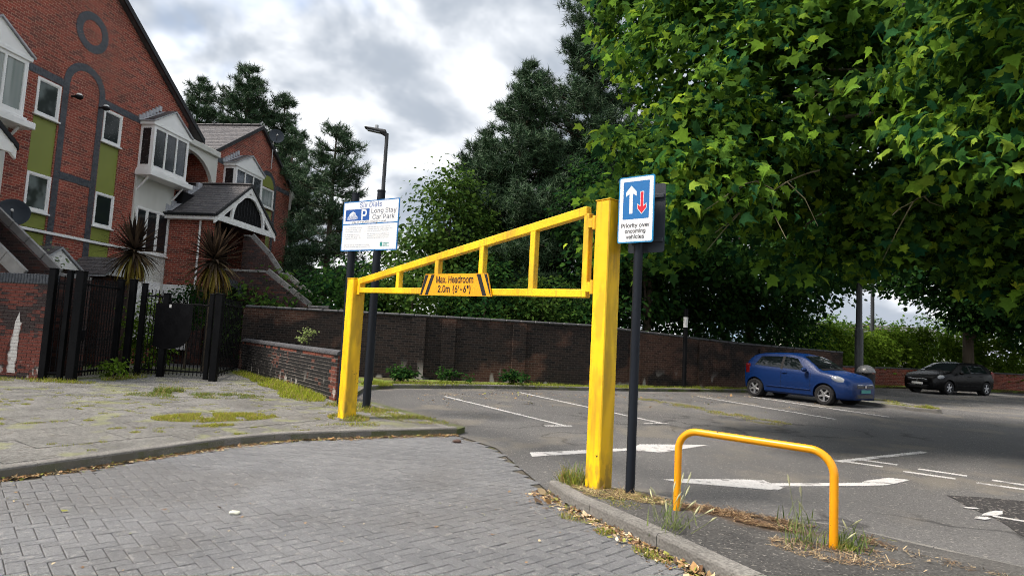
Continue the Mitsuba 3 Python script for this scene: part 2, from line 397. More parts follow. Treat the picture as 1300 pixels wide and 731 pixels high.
def block_mesh(cx, cy, ux, l, w, z, tilt):
    hl, hw, b = l / 2 - 0.0022, w / 2 - 0.0022, 0.006
    q = []
    for k, (ins, zz) in enumerate(((0, z - 0.025), (0, z - 0.005), (b, z))):
        for sx, sy in ((-1, -1), (1, -1), (1, 1), (-1, 1)):
            lx, ly = sx * (hl - ins), sy * (hw - ins)
            q.append([cx + ux[0] * lx - ux[1] * ly, cy + ux[1] * lx + ux[0] * ly, zz + tilt[0] * lx + tilt[1] * ly])
    f = []
    for a in (0, 4):
        for j in range(4):
            k = (j + 1) % 4
            f += [[a + j, a + k, a + 4 + k], [a + j, a + 4 + k, a + 4 + j]]
    f += [[8, 9, 10], [8, 10, 11]]
    return np.array(q), np.array(f)


blocks = []
pp = shapely.prepared.prep(paver_poly.buffer(-0.05))
r2 = np.random.default_rng(3)
for i in range(-130, 131):
    for j in range(-130, 131):
        k = (i - j) % 4
        if k == 0: cx, cy, ux = i + 1.0, j + 0.5, (ca, sa)
        elif k == 3: cx, cy, ux = i + 0.5, j + 1.0, (-sa, ca)
        else: continue
        cx, cy = cx * 0.1, cy * 0.1
        x, y = cx * ca - cy * sa, cx * sa + cy * ca
        if y < 0.4 or not pp.contains(sg.Point(x, y)): continue
        und = 0.004 * math.sin(1.3 * x + 0.7) * math.sin(1.1 * y)
        blocks.append((x, y, ux, 0.002 + und * 0.5 + r2.normal(0, 0.0009), r2.normal(0, 0.006, 2)))
fx = math.tan(math.radians(39.8))
seen = [b for b in blocks if abs(b[0]) < b[1] * fx * 0.98 and b[1] > 3.15]
seen.sort(key=lambda b: math.hypot(b[0], b[1]))
near = set(id(b) for b in seen[:300])
PAV = uniq('block_paving')
joint = sheet(paver_poly, -0.011)
scene[PAV] = ply(joint, 'mat_joint')
labels[PAV] = dict(label='grey herringbone block paving of the entrance lane in the foreground', kind='structure')
rest_v, rest_f, off = [], [], 0
for b in blocks:
    v, f = block_mesh(b[0], b[1], b[2], 0.2, 0.1, b[3], b[4])
    if id(b) in near:
        part(PAV, 'block', (v, f), 'mat_paver')
    else:
        rest_v.append(v); rest_f.append(f + off); off += len(v)
part(PAV, 'far_blocks', (np.vstack(rest_v), np.vstack(rest_f)), 'mat_paver', kind='stuff')

# pavement left of the lane: base sheet with single slabs
pave_poly = sg.Polygon([(-16, -2.5)] + KERB + [(-0.62, 9.75), (-1.6, 11.1), (-2.6, 12.4), (-3.3, 13.0), (-3.6, 16.0), (-8.2, 18.95), (-11.5, 19.5), (-16, 16)])
PV = uniq('pavement')
scene[PV] = ply(extr(pave_poly, -0.03, 0.088), 'mat_moss_joint')
labels[PV] = dict(label='weedy concrete slab pavement between the lane and the black fence', kind='structure')
kd = unit(np.array([0.56, 0.83]))
kn = np.array([-kd[1], kd[0]])
slab_area = sg.Polygon([(-14, -2.5)] + KERB + [(-0.8, 9.7), (-2.0, 11.3), (-3.3, 12.35), (-8.0, 18.9), (-9.4, 15.6), (-9.6, 13.4), (-11.2, 13.3), (-14, 11)]).buffer(-0.14)
ns = 0
for i in range(-30, 30):
    for j in range(-30, 30):
        w, l = 0.62, 0.92
        o = np.array([-3.98, 6.51]) + kd * (i * l + (0.46 if j % 2 else 0)) + kn * (0.15 + j * w)
        q = sg.Polygon([o, o + kd * (l - 0.005), o + kd * (l - 0.005) + kn * (w - 0.005), o + kn * (w - 0.005)]).intersection(slab_area)
        if q.is_empty or q.area < 0.03 or q.geom_type != 'Polygon' or q.bounds[1] < 2: continue
        q = q.buffer(-0.008).buffer(0.005, join_style=2)
        if q.is_empty or q.geom_type != 'Polygon': continue
        m = extr(q, 0.06, 0.1 + r2.normal(0, 0.0012))
        c = m.centroid
        R = trimesh.transformations.rotation_matrix(r2.normal(0, 0.0022), [r2.normal(), r2.normal(), 0.01], c)
        m.apply_transform(R)
        part(PV, 'slab', m, 'mat_slab')


def kerb_run(name, line, width=0.13, z1=0.112, piece=0.9, side=1, z0=-0.1, label=None):
    """bull-nosed kerb stones laid one by one along the line; side +1: body to the left of the direction"""
    ls = sg.LineString(line)
    K = uniq(name)
    labels[K] = dict(label=label, kind='structure')
    n = max(1, int(round(ls.length / piece)))
    for k in range(n):
        s0, s1 = ls.length * k / n + 0.004, ls.length * (k + 1) / n - 0.004
        sub = 4
        pr = np.array([(0, z0), (0, z1 - 0.022), (0.007, z1 - 0.007), (0.022, z1), (width, z1), (width, z0)])
        V = []
        dz = r2.normal(0, 0.0025)
        for t in range(sub + 1):
            s = s0 + (s1 - s0) * t / sub
            p = np.array(ls.interpolate(s).coords[0])
            a, b = np.array(ls.interpolate(max(s - 0.15, 0)).coords[0]), np.array(ls.interpolate(min(s + 0.15, ls.length)).coords[0])
            d = unit(b - a)
            nn = np.array([-d[1], d[0]]) * side
            for (w, z) in pr:
                V.append([p[0] + nn[0] * w, p[1] + nn[1] * w, z + (dz if z > 0 else 0)])
        F, m = [], len(pr)
        for t in range(sub):
            for j in range(m):
                a, b = t * m + j, t * m + (j + 1) % m
                F += [[a, b, b + m], [a, b + m, a + m]]
        for j in range(1, m - 1):
            F += [[0, j + 1, j], [sub * m, sub * m + j, sub * m + j + 1]]
        mm = TM(np.array(V), np.array(F), process=False)
        mm.fix_normals()
        part(K, 'kerb_stone', mm, 'mat_kerb')
    return K


kerb_run('kerb', KERB, side=1, label='kerb curving along the left edge of the lane')
kerb_run('kerb', [(-0.76, 9.52), (-1.75, 10.95), (-2.7, 12.2)], side=1, z1=0.1, label='short kerb closing the end of the left pavement')
kerb_run('kerb', ISLAND[0:7], side=1, z1=0.115, label='kerb along the left side of the near traffic island')
kerb_run('kerb', [(6.0, 2.4), (3.87, 4.65), (2.96, 5.49), (1.92, 5.95), (1.3, 6.45), (0.66, 6.6), (0.47, 6.28)], side=1, width=0.07, z1=0.035, label='low flush edging along the far side of the near traffic island')

ip = island_poly.buffer(-0.05)
im = extr(ip, -0.03, 0.1)
im = im.subdivide_to_size(0.25)
front = sg.LineString(ISLAND[0:7])
for k, v in enumerate(im.vertices):
    if v[2] > 0.05:
        back = sg.LineString([(6.0, 2.4), (3.87, 4.65), (2.96, 5.49), (1.92, 5.95), (1.3, 6.45), (0.66, 6.6)])
        db = back.distance(sg.Point(v[0], v[1]))
        im.vertices[k, 2] = 0.03 + 0.075 * min(1, db / 0.5) + 0.006 * math.sin(5 * v[0]) * math.sin(4 * v[1])
single('traffic_island', im, 'mat_island', label='dark tarmac traffic island strewn with dry litter carrying the tall yellow post', kind='structure', smooth=30)

VERGE_F = [(-3.45, 15.9), (-3.2, 16.6), (-0.5, 18.25), (2.67, 19.45), (5.6, 20.9), (8.58, 22.4), (11.4, 23.9)]
WALL = [(-8.2, 19.0), (-3.0, 19.3), (2.7, 20.55), (8.6, 23.2), (14.3, 26.4)]
verge = sg.Polygon(VERGE_F + [(14.6, 26.0)] + WALL[::-1] + [(-8.0, 18.6)])
single('verge', extr(verge, -0.03, 0.085), 'mat_verge', kind='structure')
kerb_run('kerb', VERGE_F, side=1, label='kerb at the foot of the grass verge by the long wall')
ISL2 = [(12.5, 17.8), (11.95, 18.15), (11.15, 19.6), (11.0, 20.6), (11.8, 22.2), (12.8, 21.3), (12.75, 19.2), (12.5, 17.8)]
single('paved_island', extr(sg.Polygon(ISL2).buffer(-0.05), -0.03, 0.09), 'mat_slab', label='small kerbed island in front of the blue car', kind='structure')
kerb_run('kerb', ISL2[::-1], side=-1 if False else 1, label='kerb round the small island beside the blue car')
single('far_verge', extr(sg.Polygon([(14.8, 28.4), (18.6, 30.9), (22.4, 32.4), (34, 33.8), (34, 36), (15, 36), (13.5, 28.5)]), -0.03, 0.09), 'mat_verge', label='grass verge behind the black car', kind='structure')


def marking(polys, label):
    m = extr(unary_union([sg.Polygon(p) for p in polys]), 0.001, 0.0045)
    single('road_marking', m, 'mat_road_paint', label=label, kind='structure')


def strip(a, b, w):
    a, b = np.array(a, float), np.array(b, float)
    d = unit(b - a)
    n = np.array([-d[1], d[0]]) * w / 2
    return [a + n, b + n, b - n, a - n]


marking([[(0.35, 8.34), (0.37, 8.06), (1.79, 8.9), (1.85, 9.12)], [(1.84, 9.1), (2.07, 9.5), (3.2, 9.79), (2.24, 8.87), (1.92, 8.93)]], 'white arrow on the road between the yellow posts pointing away')
marking([[(1.83, 7.11), (2.05, 7.19), (3.06, 7.37), (3.09, 7.14), (3.14, 7.0), (3.01, 6.86), (2.0, 7.0)], [(3.06, 7.2), (3.1, 7.07), (4.27, 7.34), (4.6, 7.46), (5.09, 7.82), (4.87, 7.9), (4.4, 7.62), (4.3, 7.5)]], 'white arrow on the road beyond the orange hoop pointing left')
marking([strip((4.77, 8.9), (6.9, 10.24), 0.12), strip((4.86, 8.95), (5.26, 8.66), 0.09), strip((5.2, 9.18), (5.6, 8.88), 0.09)], 'white chevron corner lines on the dark road')
marking([strip((5.37, 8.4), (5.83, 8.06), 0.09), strip((5.74, 8.65), (6.16, 8.3), 0.09)], 'pair of white give way dashes nearer the chevron lines')
marking([strip((5.96, 7.88), (6.42, 7.56), 0.09), strip((6.34, 8.11), (6.75, 7.75), 0.09)], 'pair of white give way dashes at the right edge')
marking([strip((-1.5, 15.27), (1.11, 11.07), 0.075), strip((0.7, 10.98), (1.2, 11.15), 0.075)], 'thin white parking bay line nearest the left yellow post')
marking([strip((0.38, 17.5), (3.07, 12.23), 0.075), strip((2.7, 12.1), (3.2, 12.25), 0.075)], 'thin white parking bay line passing behind the tall yellow post')
marking([strip((6.0, 19.5), (7.81, 14.71), 0.075)], 'thin white parking bay line left of the blue car')
marking([strip((8.1, 20.4), (9.85, 15.98), 0.075)], 'thin white parking bay line beside the blue car')
patch = sg.Polygon([(5.0, 7.05), (5.4, 7.04), (5.8, 6.95), (6.6, 6.6), (6.4, 5.0), (4.6, 5.3), (4.62, 5.6), (4.75, 5.9), (4.82, 6.14), (4.86, 6.5), (4.95, 6.8)])
single('tar_patch', extr(patch, 0.001, 0.006), 'mat_new_tar', label='fresh black tar patch in the road at the right edge', kind='structure')
single('road_marking', extr(unary_union([sg.Polygon(strip((4.85, 6.2), (5.1, 6.02), 0.05)), sg.Polygon([(4.74, 6.2), (4.81, 6.27), (5.02, 6.41), (5.13, 6.43), (5.03, 6.3), (4.9, 6.22)]), sg.Polygon(strip((4.78, 6.49), (4.92, 6.49), 0.05)),
       sg.Polygon([(4.58, 6.08), (4.64, 6.14), (4.76, 6.15), (4.74, 6.08), (4.65, 6.04)])]), 0.007, 0.011), 'mat_road_paint', label='broken white paint remnants round the tar patch', kind='structure')
mat('mat_cover', (0.09, 0.088, 0.085), 0.7, 0.4)

# ------------------------------------------------------------------ brick walls
def wall_run(key, a, b, h0, h1, th, bsdf, name='masonry'):
    a, b = np.array(a, float), np.array(b, float)
    d = unit(b - a)
    n = np.array([-d[1], d[0]]) * th
    V = np.array([[*a, -0.05], [*b, -0.05], [*(b + n), -0.05], [*(a + n), -0.05], [*a, h0], [*b, h1], [*(b + n), h1], [*(a + n), h0]])
    m = trimesh.convex.convex_hull(V)
    part(key, name, m, bsdf)


LW = thing('long_brick_wall', 'long soot-stained brick wall with dark coping behind the car park', 'wall')
HT = [2.02, 2.02, 2.02, 1.72, 1.6]
for i in range(len(WALL) - 1):
    a, b = WALL[i], WALL[i + 1]
    wall_run(LW, a, b, HT[i], HT[i + 1], 0.3, 'mat_long_wall_brick')
    av, bv = np.array(a), np.array(b)
    L = np.linalg.norm(bv - av)
    d = (bv - av) / L
    n = np.array([-d[1], d[0]])
    nb = int(L / 0.46)
    for k in range(nb):
        t0, t1 = k / nb, (k + 1) / nb
        p = av + d * L * (t0 + t1) / 2 + n * 0.15
        zz = HT[i] + (HT[i + 1] - HT[i]) * (t0 + t1) / 2
        m = box(-L / nb / 2 + 0.004, L / nb / 2 - 0.004, -0.19, 0.19, 0, 0.085, 0.03)
        m.apply_transform(frame([p[0], p[1], zz], [d[0], d[1], (HT[i + 1] - HT[i]) / L], [n[0], n[1], 0], [0, 0, 1]))
        part(LW, 'coping_brick', m, 'mat_coping')
for s, i in ((0.0, 0), (5.15, 0), (0.9, 1), (3.2, 1), (1.6, 2), (4.6, 2), (1.2, 3)):
    a, b = np.array(WALL[i]), np.array(WALL[i + 1])
    d = unit(b - a); n = np.array([-d[1], d[0]])
    o = a + d * (s + 0.2)
    m = box(-0.22, 0.22, -0.06, 0.2, -0.05, HT[i + 1] - 0.01 if i > 1 else 2.01)
    m.apply_transform(frame([o[0], o[1], 0], [*d, 0], [*n, 0], [0, 0, 1]))
    part(LW, 'pier', m, 'mat_long_wall_brick')

# low wall: each brick of its face is a piece
SW = thing('low_brick_wall', 'low blackened brick wall with rounded coping beside the left yellow post', 'wall')
a, b = np.array([-8.15, 18.9]), np.array([-3.39, 12.32])
L = np.linalg.norm(b - a); d = (b - a) / L; n = np.array([d[1], -d[0]])      # n: the face towards the camera
if n @ (-a) < 0: n = -n
FR = lambda s, o, z: np.array([a[0] + d[0] * s + n[0] * o, a[1] + d[1] * s + n[1] * o, z])
LWM = frame([a[0], a[1], 0], [*d, 0], [*n, 0], [0, 0, 1])
core = box(0, L, -0.2, -0.006, -0.05, 0.985)
core.apply_transform(LWM)
part(SW, 'core', core, 'mat_mortar')
cands = []
for r in range(13):
    z = 0.008 + r * 0.0755
    s = L - 0.002
    k = 0
    while s > 0.03:
        l = 0.215 if not (k == 0 and r % 2) else 0.1025
        red = (k < (2 if r % 2 else 2)) or r >= 12
        cands.append((s - l, s, z, red))
        s -= l + 0.01; k += 1
cands.sort(key=lambda c: -c[0])
far = {'mat_dark_brick': [], 'mat_red_brick': []}
for c, (s0, s1, z, red) in enumerate(cands):
    s0 = max(s0, 0.0)
    m = box(s0, s1, -0.095 + r2.normal(0, 0.0), 0.001 + r2.normal(0, 0.0022), z, z + 0.065, 0.004 if c < 290 else 0)
    m.apply_transform(LWM)
    bs = 'mat_red_brick' if red and r2.random() < 0.85 else 'mat_dark_brick'
    if c < 290: part(SW, 'brick', m, bs)
    else: far[bs].append(m)
for bs, ms in far.items():
    part(SW, 'far_bricks', cat_(ms), bs, kind='stuff')
for r in range(13):     # end face
    z = 0.008 + r * 0.0755
    for o0, o1 in (((-0.2, -0.1), (-0.093, -0.003)) if r % 2 else ((-0.2, -0.003),)):
        m = box(L, L + 0.006, o0, o1, z, z + 0.065, 0.002)
        m.apply_transform(LWM)
        part(SW, 'end_brick', m, 'mat_red_brick')
nb = int(L / 0.23)
for k in range(nb):
    s0, s1 = L * k / nb + 0.003 + 0.02, L * (k + 1) / nb - 0.003 + 0.02
    pr = [(-0.225, 0.99)] + [(-0.1 + 0.125 * math.cos(t), 1.0 + 0.085 * math.sin(t) ** 0.7) for t in np.linspace(math.pi, 0, 9)] + [(0.025, 0.99)]
    mm = trimesh.convex.convex_hull(np.array([[s, o, z] for s in (s0, s1) for o, z in pr]))
    mm.apply_transform(LWM)
    part(SW, 'coping_brick', mm, 'mat_coping', smooth=40)

# ------------------------------------------------------------------ the houses: local axes (s along the facade, o outward, z up)
ES, EN, O0 = np.array([0.12830303, 0.99173501, 0]), np.array([0.99173501, -0.12830303, 0]), np.array([-13.1, 17.0, 0])
FM = frame(O0, ES, EN, [0, 0, 1])


def W(s, o, z): return O0 + ES * s + EN * o + np.array([0, 0, z])


def fpart(parent, name, m, bs, smooth=False, **kw):
    m = m.copy()
    m.apply_transform(FM)
    return part(parent, name, m, bs, smooth, **kw)


def fplate(pts, o0, o1):
    """a polygon in (s, z), thick from o0 to o1"""
    poly = pts if isinstance(pts, (sg.Polygon, sg.MultiPolygon)) else sg.Polygon(pts)
    m = extr(poly, 0, o1 - o0)
    v = m.vertices.copy()
    m.vertices = np.stack([v[:, 0], o0 + v[:, 2], v[:, 1]], 1)
    m.fix_normals()
    return m


def side_plate(pts, s0, s1):
    """a polygon in (o, z), thick from s0 to s1"""
    poly = pts if isinstance(pts, (sg.Polygon, sg.MultiPolygon)) else sg.Polygon(pts)
    m = extr(poly, 0, s1 - s0)
    v = m.vertices.copy()
    m.vertices = np.stack([s0 + v[:, 2], v[:, 0], v[:, 1]], 1)
    m.fix_normals()
    return m


def window(parent, s0, s1, z0, z1, o, pane='mat_pane', mullions=(), sill=True, label=None):
    """white framed window, its front at o"""
    w = part_window = None
    fw = 0.065
    ring = sg.box(s0, z0, s1, z1).difference(sg.box(s0 + fw, z0 + fw, s1 - fw, z1 - fw))
    for mx in mullions:
        ring = ring.union(sg.box(mx - 0.035, z0, mx + 0.035, z1))
    inner = ring.buffer(0)
    k = fpart(parent, 'window', fplate(inner, o - 0.06, o), 'mat_white', label=label)
    sub = k
    cuts = [s0] + list(mullions) + [s1]
    for i in range(len(cuts) - 1):
        a0, b0 = cuts[i] + (fw if i == 0 else 0.035), cuts[i + 1] - (fw if i == len(cuts) - 2 else 0.035)
        sash = sg.box(a0, z0 + fw, b0, z1 - fw).difference(sg.box(a0 + 0.025, z0 + fw + 0.025, b0 - 0.025, z1 - fw - 0.025))
        fpart(sub, 'sash', fplate(sash, o - 0.05, o - 0.018), 'mat_white')
        fpart(sub, 'pane', fplate(sg.box(a0 + 0.02, z0 + fw + 0.02, b0 - 0.02, z1 - fw - 0.02), o - 0.045, o - 0.035), pane)
    if sill:
        fpart(sub, 'sill', box(s0 - 0.04, s1 + 0.04, o - 0.05, o + 0.055, z0 - 0.05, z0 - 0.003, 0.008), 'mat_white')
    return k


def soldier(parent, s0, s1, z0, z1, o, horizontal=True, step=0.075):
    """a course of blue bricks standing on end (or stacked headers), real bricks in one part"""
    ms = []
    n = max(1, int(round(((s1 - s0) if horizontal else (z1 - z0)) / step)))
    for k in range(n):
        if horizontal: ms.append(box(s0 + (s1 - s0) * k / n + 0.004, s0 + (s1 - s0) * (k + 1) / n - 0.004, o - 0.05, o + r2.normal(0, 0.001), z0 + 0.004, z1 - 0.004))
        else: ms.append(box(s0 + 0.004, s1 - 0.004, o - 0.05, o + r2.normal(0, 0.001), z0 + (z1 - z0) * k / n + 0.004, z0 + (z1 - z0) * (k + 1) / n - 0.004))
    return ms


def ring_bricks(cs, cz, r0, r1, a0, a1, o, nn):
    ms = []
    for k in range(nn):
        t0, t1 = a0 + (a1 - a0) * k / nn, a0 + (a1 - a0) * (k + 1) / nn
        g0 = 0.05 * (t1 - t0)
        pts = [(cs + r * math.cos(t), cz + r * math.sin(t)) for r, t in ((r0, t0 + g0), (r1, t0 + g0), (r1, t1 - g0), (r0, t1 - g0))]
        ms.append(fplate(pts, o - 0.05, o))
    return ms


def slate_slope(parent, p0, p1, p2, p3, bs='mat_slate', w=0.3, gauge=0.22, name='slates'):
    """overlapping slates over the slope p0 p1 (eaves) p3 p2 (ridge above p0, p1); local coordinates"""
    p0, p1, p2, p3 = (np.asarray(q, float) for q in (p0, p1, p2, p3))
    up = ((p2 + p3) - (p0 + p1)) / 2
    along = p1 - p0
    nrm = unit(np.cross(along, up))
    if nrm[2] < 0: nrm = -nrm
    rows, V, F = int(np.linalg.norm(up) / gauge), [], []
    for r in range(rows):
        t0, t1 = r / rows, min(1.0, (r + 1.25) / rows)
        a0, b0, a1, b1 = p0 + (p2 - p0) * t0, p1 + (p3 - p1) * t0, p0 + (p2 - p0) * t1, p1 + (p3 - p1) * t1
        n = max(1, int(np.linalg.norm(b0 - a0) / w))
        o = 0.5 * (r % 2)
        for k in range(-1, n + 1):
            u0, u1 = np.clip((k + o) / n, 0, 1), np.clip((k + 1 + o) / n, 0, 1)
            if u1 - u0 < 0.02 / n: continue
            g0 = 0.004 / np.linalg.norm(b0 - a0)
            q = [a0 + (b0 - a0) * (u0 + g0) + nrm * 0.024, a0 + (b0 - a0) * (u1 - g0) + nrm * (0.024 + r2.random() * 0.006), a1 + (b1 - a1) * (u1 - g0) + nrm * 0.012, a1 + (b1 - a1) * (u0 + g0) + nrm * 0.012]
            q += [x - nrm * 0.012 for x in q]
            i = len(V)
            V += q
            F += [[i, i + 1, i + 2], [i, i + 2, i + 3], [i, i + 4, i + 5], [i, i + 5, i + 1], [i + 1, i + 5, i + 6], [i + 1, i + 6, i + 2], [i + 3, i + 7, i + 4], [i + 3, i + 4, i]]
    m = TM(np.array(V), np.array(F), process=False)
    fpart(parent, name, m, bs, kind='stuff')


def beam(p0, p1, w, h):
    """a square bar between two local points, h measured upward"""
    p0, p1 = np.asarray(p0, float), np.asarray(p1, float)
    L = np.linalg.norm(p1 - p0); x = (p1 - p0) / L
    ref = np.array([0, 1.0, 0]) if abs(x[1]) < 0.9 else np.array([1.0, 0, 0])
    z = unit(np.cross(x, ref)); z = z if z[2] >= 0 else -z
    y = np.cross(z, x)
    m = box(0, L, -w / 2, w / 2, -h / 2, h / 2, min(w, h) * 0.08)
    m.apply_transform(frame(p0, x, y, z))
    return m


def bay(parent, s0, s1, z0, z1, proj, ridge, n_front=3, pane='mat_pane_lace'):
    B = fpart(parent, 'bay', box(s0 + 0.02, s1 - 0.02, 0, proj - 0.04, z0, z1), 'mat_white', label='white projecting bay window')
    # front lights
    ww = (s1 - s0)
    ms = [fplate(sg.box(s0, z0, s1, z1).difference(unary_union([sg.box(s0 + 0.1 + k * (ww - 0.14) / n_front, z0 + 0.14, s0 + 0.04 + (k + 1) * (ww - 0.14) / n_front, z1 - 0.1) for k in range(n_front)])), proj - 0.06, proj)]
    fpart(B, 'front_frame', ms[0], 'mat_white')
    for k in range(n_front):
        fpart(B, 'pane', fplate(sg.box(s0 + 0.09 + k * (ww - 0.14) / n_front, z0 + 0.13, s0 + 0.05 + (k + 1) * (ww - 0.14) / n_front, z1 - 0.09), proj - 0.038, proj - 0.03), pane)
    fpart(B, 'side_frame', side_plate(sg.box(0.0, z0, proj - 0.06, z1).difference(sg.box(0.08, z0 + 0.14, proj - 0.12, z1 - 0.1)), s0, s0 + 0.015), 'mat_white')
    fpart(B, 'side_pane', side_plate(sg.box(0.07, z0 + 0.13, proj - 0.11, z1 - 0.09), s0 + 0.008, s0 + 0.012), pane)
    mid = (s0 + s1) / 2
    fpart(B, 'fascia', box(s0 - 0.08, s1 + 0.08, 0, proj + 0.04, z1, z1 + 0.12, 0.01), 'mat_white')
    fpart(B, 'pediment', fplate([(s0 - 0.02, z1 + 0.12), (s1 + 0.02, z1 + 0.12), (mid, ridge)], 0.0, proj + 0.02), 'mat_white')
    R = fpart(parent, 'bay_roof', cat_([fplate([(s0 - 0.12, z1 + 0.1), (mid, ridge), (mid, ridge + 0.05), (s0 - 0.12, z1 + 0.15)], 0.0, proj + 0.08), fplate([(s1 + 0.12, z1 + 0.1), (mid, ridge), (mid, ridge + 0.05), (s1 + 0.12, z1 + 0.15)], 0.0, proj + 0.08)]), 'mat_lead')
    slate_slope(R, (s0 - 0.13, 0.22, z1 + 0.14), (s0 - 0.13, proj + 0.08, z1 + 0.14), (mid, 0.22, ridge + 0.05), (mid, proj + 0.08, ridge + 0.05), w=0.2, gauge=0.16)
    st = []
    for k in range(7):      # stepped lead flashing against the wall
        u = k / 7
        st.append(box(s0 - 0.16 + (mid - s0 + 0.1) * u, s0 - 0.16 + (mid - s0 + 0.1) * u + 0.13, 0.0, 0.05, z1 + 0.12 + (ridge - z1) * u, z1 + 0.3 + (ridge - z1) * u))
    fpart(R, 'flashing', cat_(st), 'mat_lead')
    fpart(B, 'ledge', box(s0 - 0.1, s1 + 0.3, 0, proj + 0.1, z0 - 0.24, z0 - 0.06, 0.015), 'mat_white')
    fpart(B, 'sill', box(s0 - 0.06, s1 + 0.06, 0, proj + 0.07, z0 - 0.058, z0 - 0.004, 0.01), 'mat_white')
    fpart(B, 'bracket', cat_([beam((s0 + 0.03, 0.02, z0 - 0.75), (s0 + 0.03, proj - 0.05, z0 - 0.25), 0.05, 0.05), beam((s1 - 0.03, 0.02, z0 - 0.75), (s1 - 0.03, proj - 0.05, z0 - 0.25), 0.05, 0.05)]), 'mat_white')
    return B


# --- house with the large gable
H1 = thing('brick_house', 'red brick house with a large front gable, brick ring and green panels', 'house')
AX, AP, SL = 0.84, 12.04, 0.69
cols = [(-0.74, 0.02), (1.58, 2.34)]
gab = sg.Polygon([(-4.7, -0.1), (5.5, -0.1), (5.5, AP - (5.5 - AX) * SL), (AX, AP), (-4.5, AP - (AX + 4.5) * SL), (-4.7, 8.2)])
for c in cols: gab = gab.difference(sg.box(c[0], 2.6, c[1], 7.95))
fpart(H1, 'wall', fplate(gab, -0.3, 0), 'mat_house_brick')
fpart(H1, 'side_wall', box(5.2, 5.5, -9, -0.301, -0.1, 8.2), 'mat_house_brick')
for c in cols:
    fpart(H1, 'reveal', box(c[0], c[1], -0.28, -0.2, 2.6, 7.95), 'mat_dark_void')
    for z0, z1 in ((5.34, 6.86), (3.83, 4.22), (2.6, 3.7)):
        fpart(H1, 'green_panel', box(c[0] + 0.004, c[1] - 0.004, -0.12, -0.03, z0, z1), 'mat_green_panel')
for ci, c in enumerate(cols):
    window(H1, c[0] + 0.003, c[1] - 0.003, 6.92, 7.945, 0.015, ('mat_pane_painted_reflection', 'mat_pane_lace')[ci])
    window(H1, c[0] + 0.003, c[1] - 0.003, 4.28, 5.325, 0.015, ('mat_pane_painted_reflection', 'mat_pane')[ci])
fpart(H1, 'string_course', cat_([box(-1.5, 3.1, 0.0, 0.06, 3.72, 3.8, 0.01)]), 'mat_white')
bb = soldier(H1, -1.45, 0.06, 7.98, 8.2, 0.012) + soldier(H1, 1.56, 3.1, 7.98, 8.2, 0.012) + soldier(H1, 0.27, 1.34, 5.36, 5.58, 0.012)
fpart(H1, 'blue_brick_course', cat_(bb), 'mat_blue_brick', kind='stuff')
bb = soldier(H1, 0.06, 0.27, 2.5, 8.2, 0.012, False) + soldier(H1, 1.34, 1.56, 2.5, 8.2, 0.012, False)
fpart(H1, 'blue_brick_pilaster', cat_(bb), 'mat_blue_brick', kind='stuff')
fpart(H1, 'blue_brick_arch', cat_(ring_bricks(0.81, 8.2, 0.53, 0.75, 0, math.pi, 0.012, 26)), 'mat_blue_brick', kind='stuff')
fpart(H1, 'blue_brick_ring', cat_(ring_bricks(0.85, 9.98, 0.36, 0.6, 0, 2 * math.pi, 0.012, 36)), 'mat_blue_brick', kind='stuff')
bay(H1, 3.17, 4.95, 6.5, 7.98, 0.5, 8.72)
bay(H1, -3.27, -1.5, 6.5, 7.98, 0.5, 8.72, pane='mat_pane_curtain')
# rendered strip under the bays, with the window below
for q0, q1 in ((3.12, 5.0), (-3.3, -1.45)):
    fpart(H1, 'render_panel', box(q0, q1, 0.0, 0.06, 2.4, 6.26), 'mat_render')
    window(H1, q0 + 0.1, q1 - 0.15, 3.75, 5.25, 0.11, 'mat_pane', [q0 + 0.62, q0 + 1.15])
    fpart(H1, 'door', box(q0 + 0.5, q1 - 0.3, 0.06, 0.1, 0.8, 2.8, 0.01), 'mat_white')
# roof and verge trim
for sg_, e in ((1, 6.25), (-1, -4.6)):
    ez = AP - abs(e - AX) * SL
    fpart(H1, 'roof', fplate([(AX, AP + 0.06), (e, ez + 0.06), (e, ez + 0.2), (AX, AP + 0.2)], -9, 0.16), 'mat_slate')
    fpart(H1, 'verge_trim', fplate([(AX, AP + 0.02), (e, ez + 0.02), (e, ez + 0.21), (AX, AP + 0.21)], 0.16, 0.2), 'mat_dark_trim')
# recess between the two houses: back wall, white eaves beam and curved bracket
fpart(H1, 'recess_wall', box(5.5, 7.3, -1.4, -1.2, -0.1, 8.3), 'mat_house_brick')
fpart(H1, 'eaves_box', box(5.0, 7.3, -0.4, 0.22, 8.08, 8.3, 0.015), 'mat_render')
arc = sg.Polygon([(5.5, 8.08), (7.3, 8.08), (7.3, 6.75)] + [(7.1, 6.75)] + [(5.5 + 1.6 * math.cos(t), 6.75 + 1.15 * math.sin(t)) for t in np.linspace(0.02, math.pi / 2, 14)])
fpart(H1, 'curved_bracket', fplate(arc.buffer(0), -0.05, 0.1), 'mat_render')
fpart(H1, 'downpipe', cat_([cyl((5.42, 0.07, 2.0), (5.42, 0.07, 8.05), 0.035, 10)]), 'mat_plastic', smooth=40)

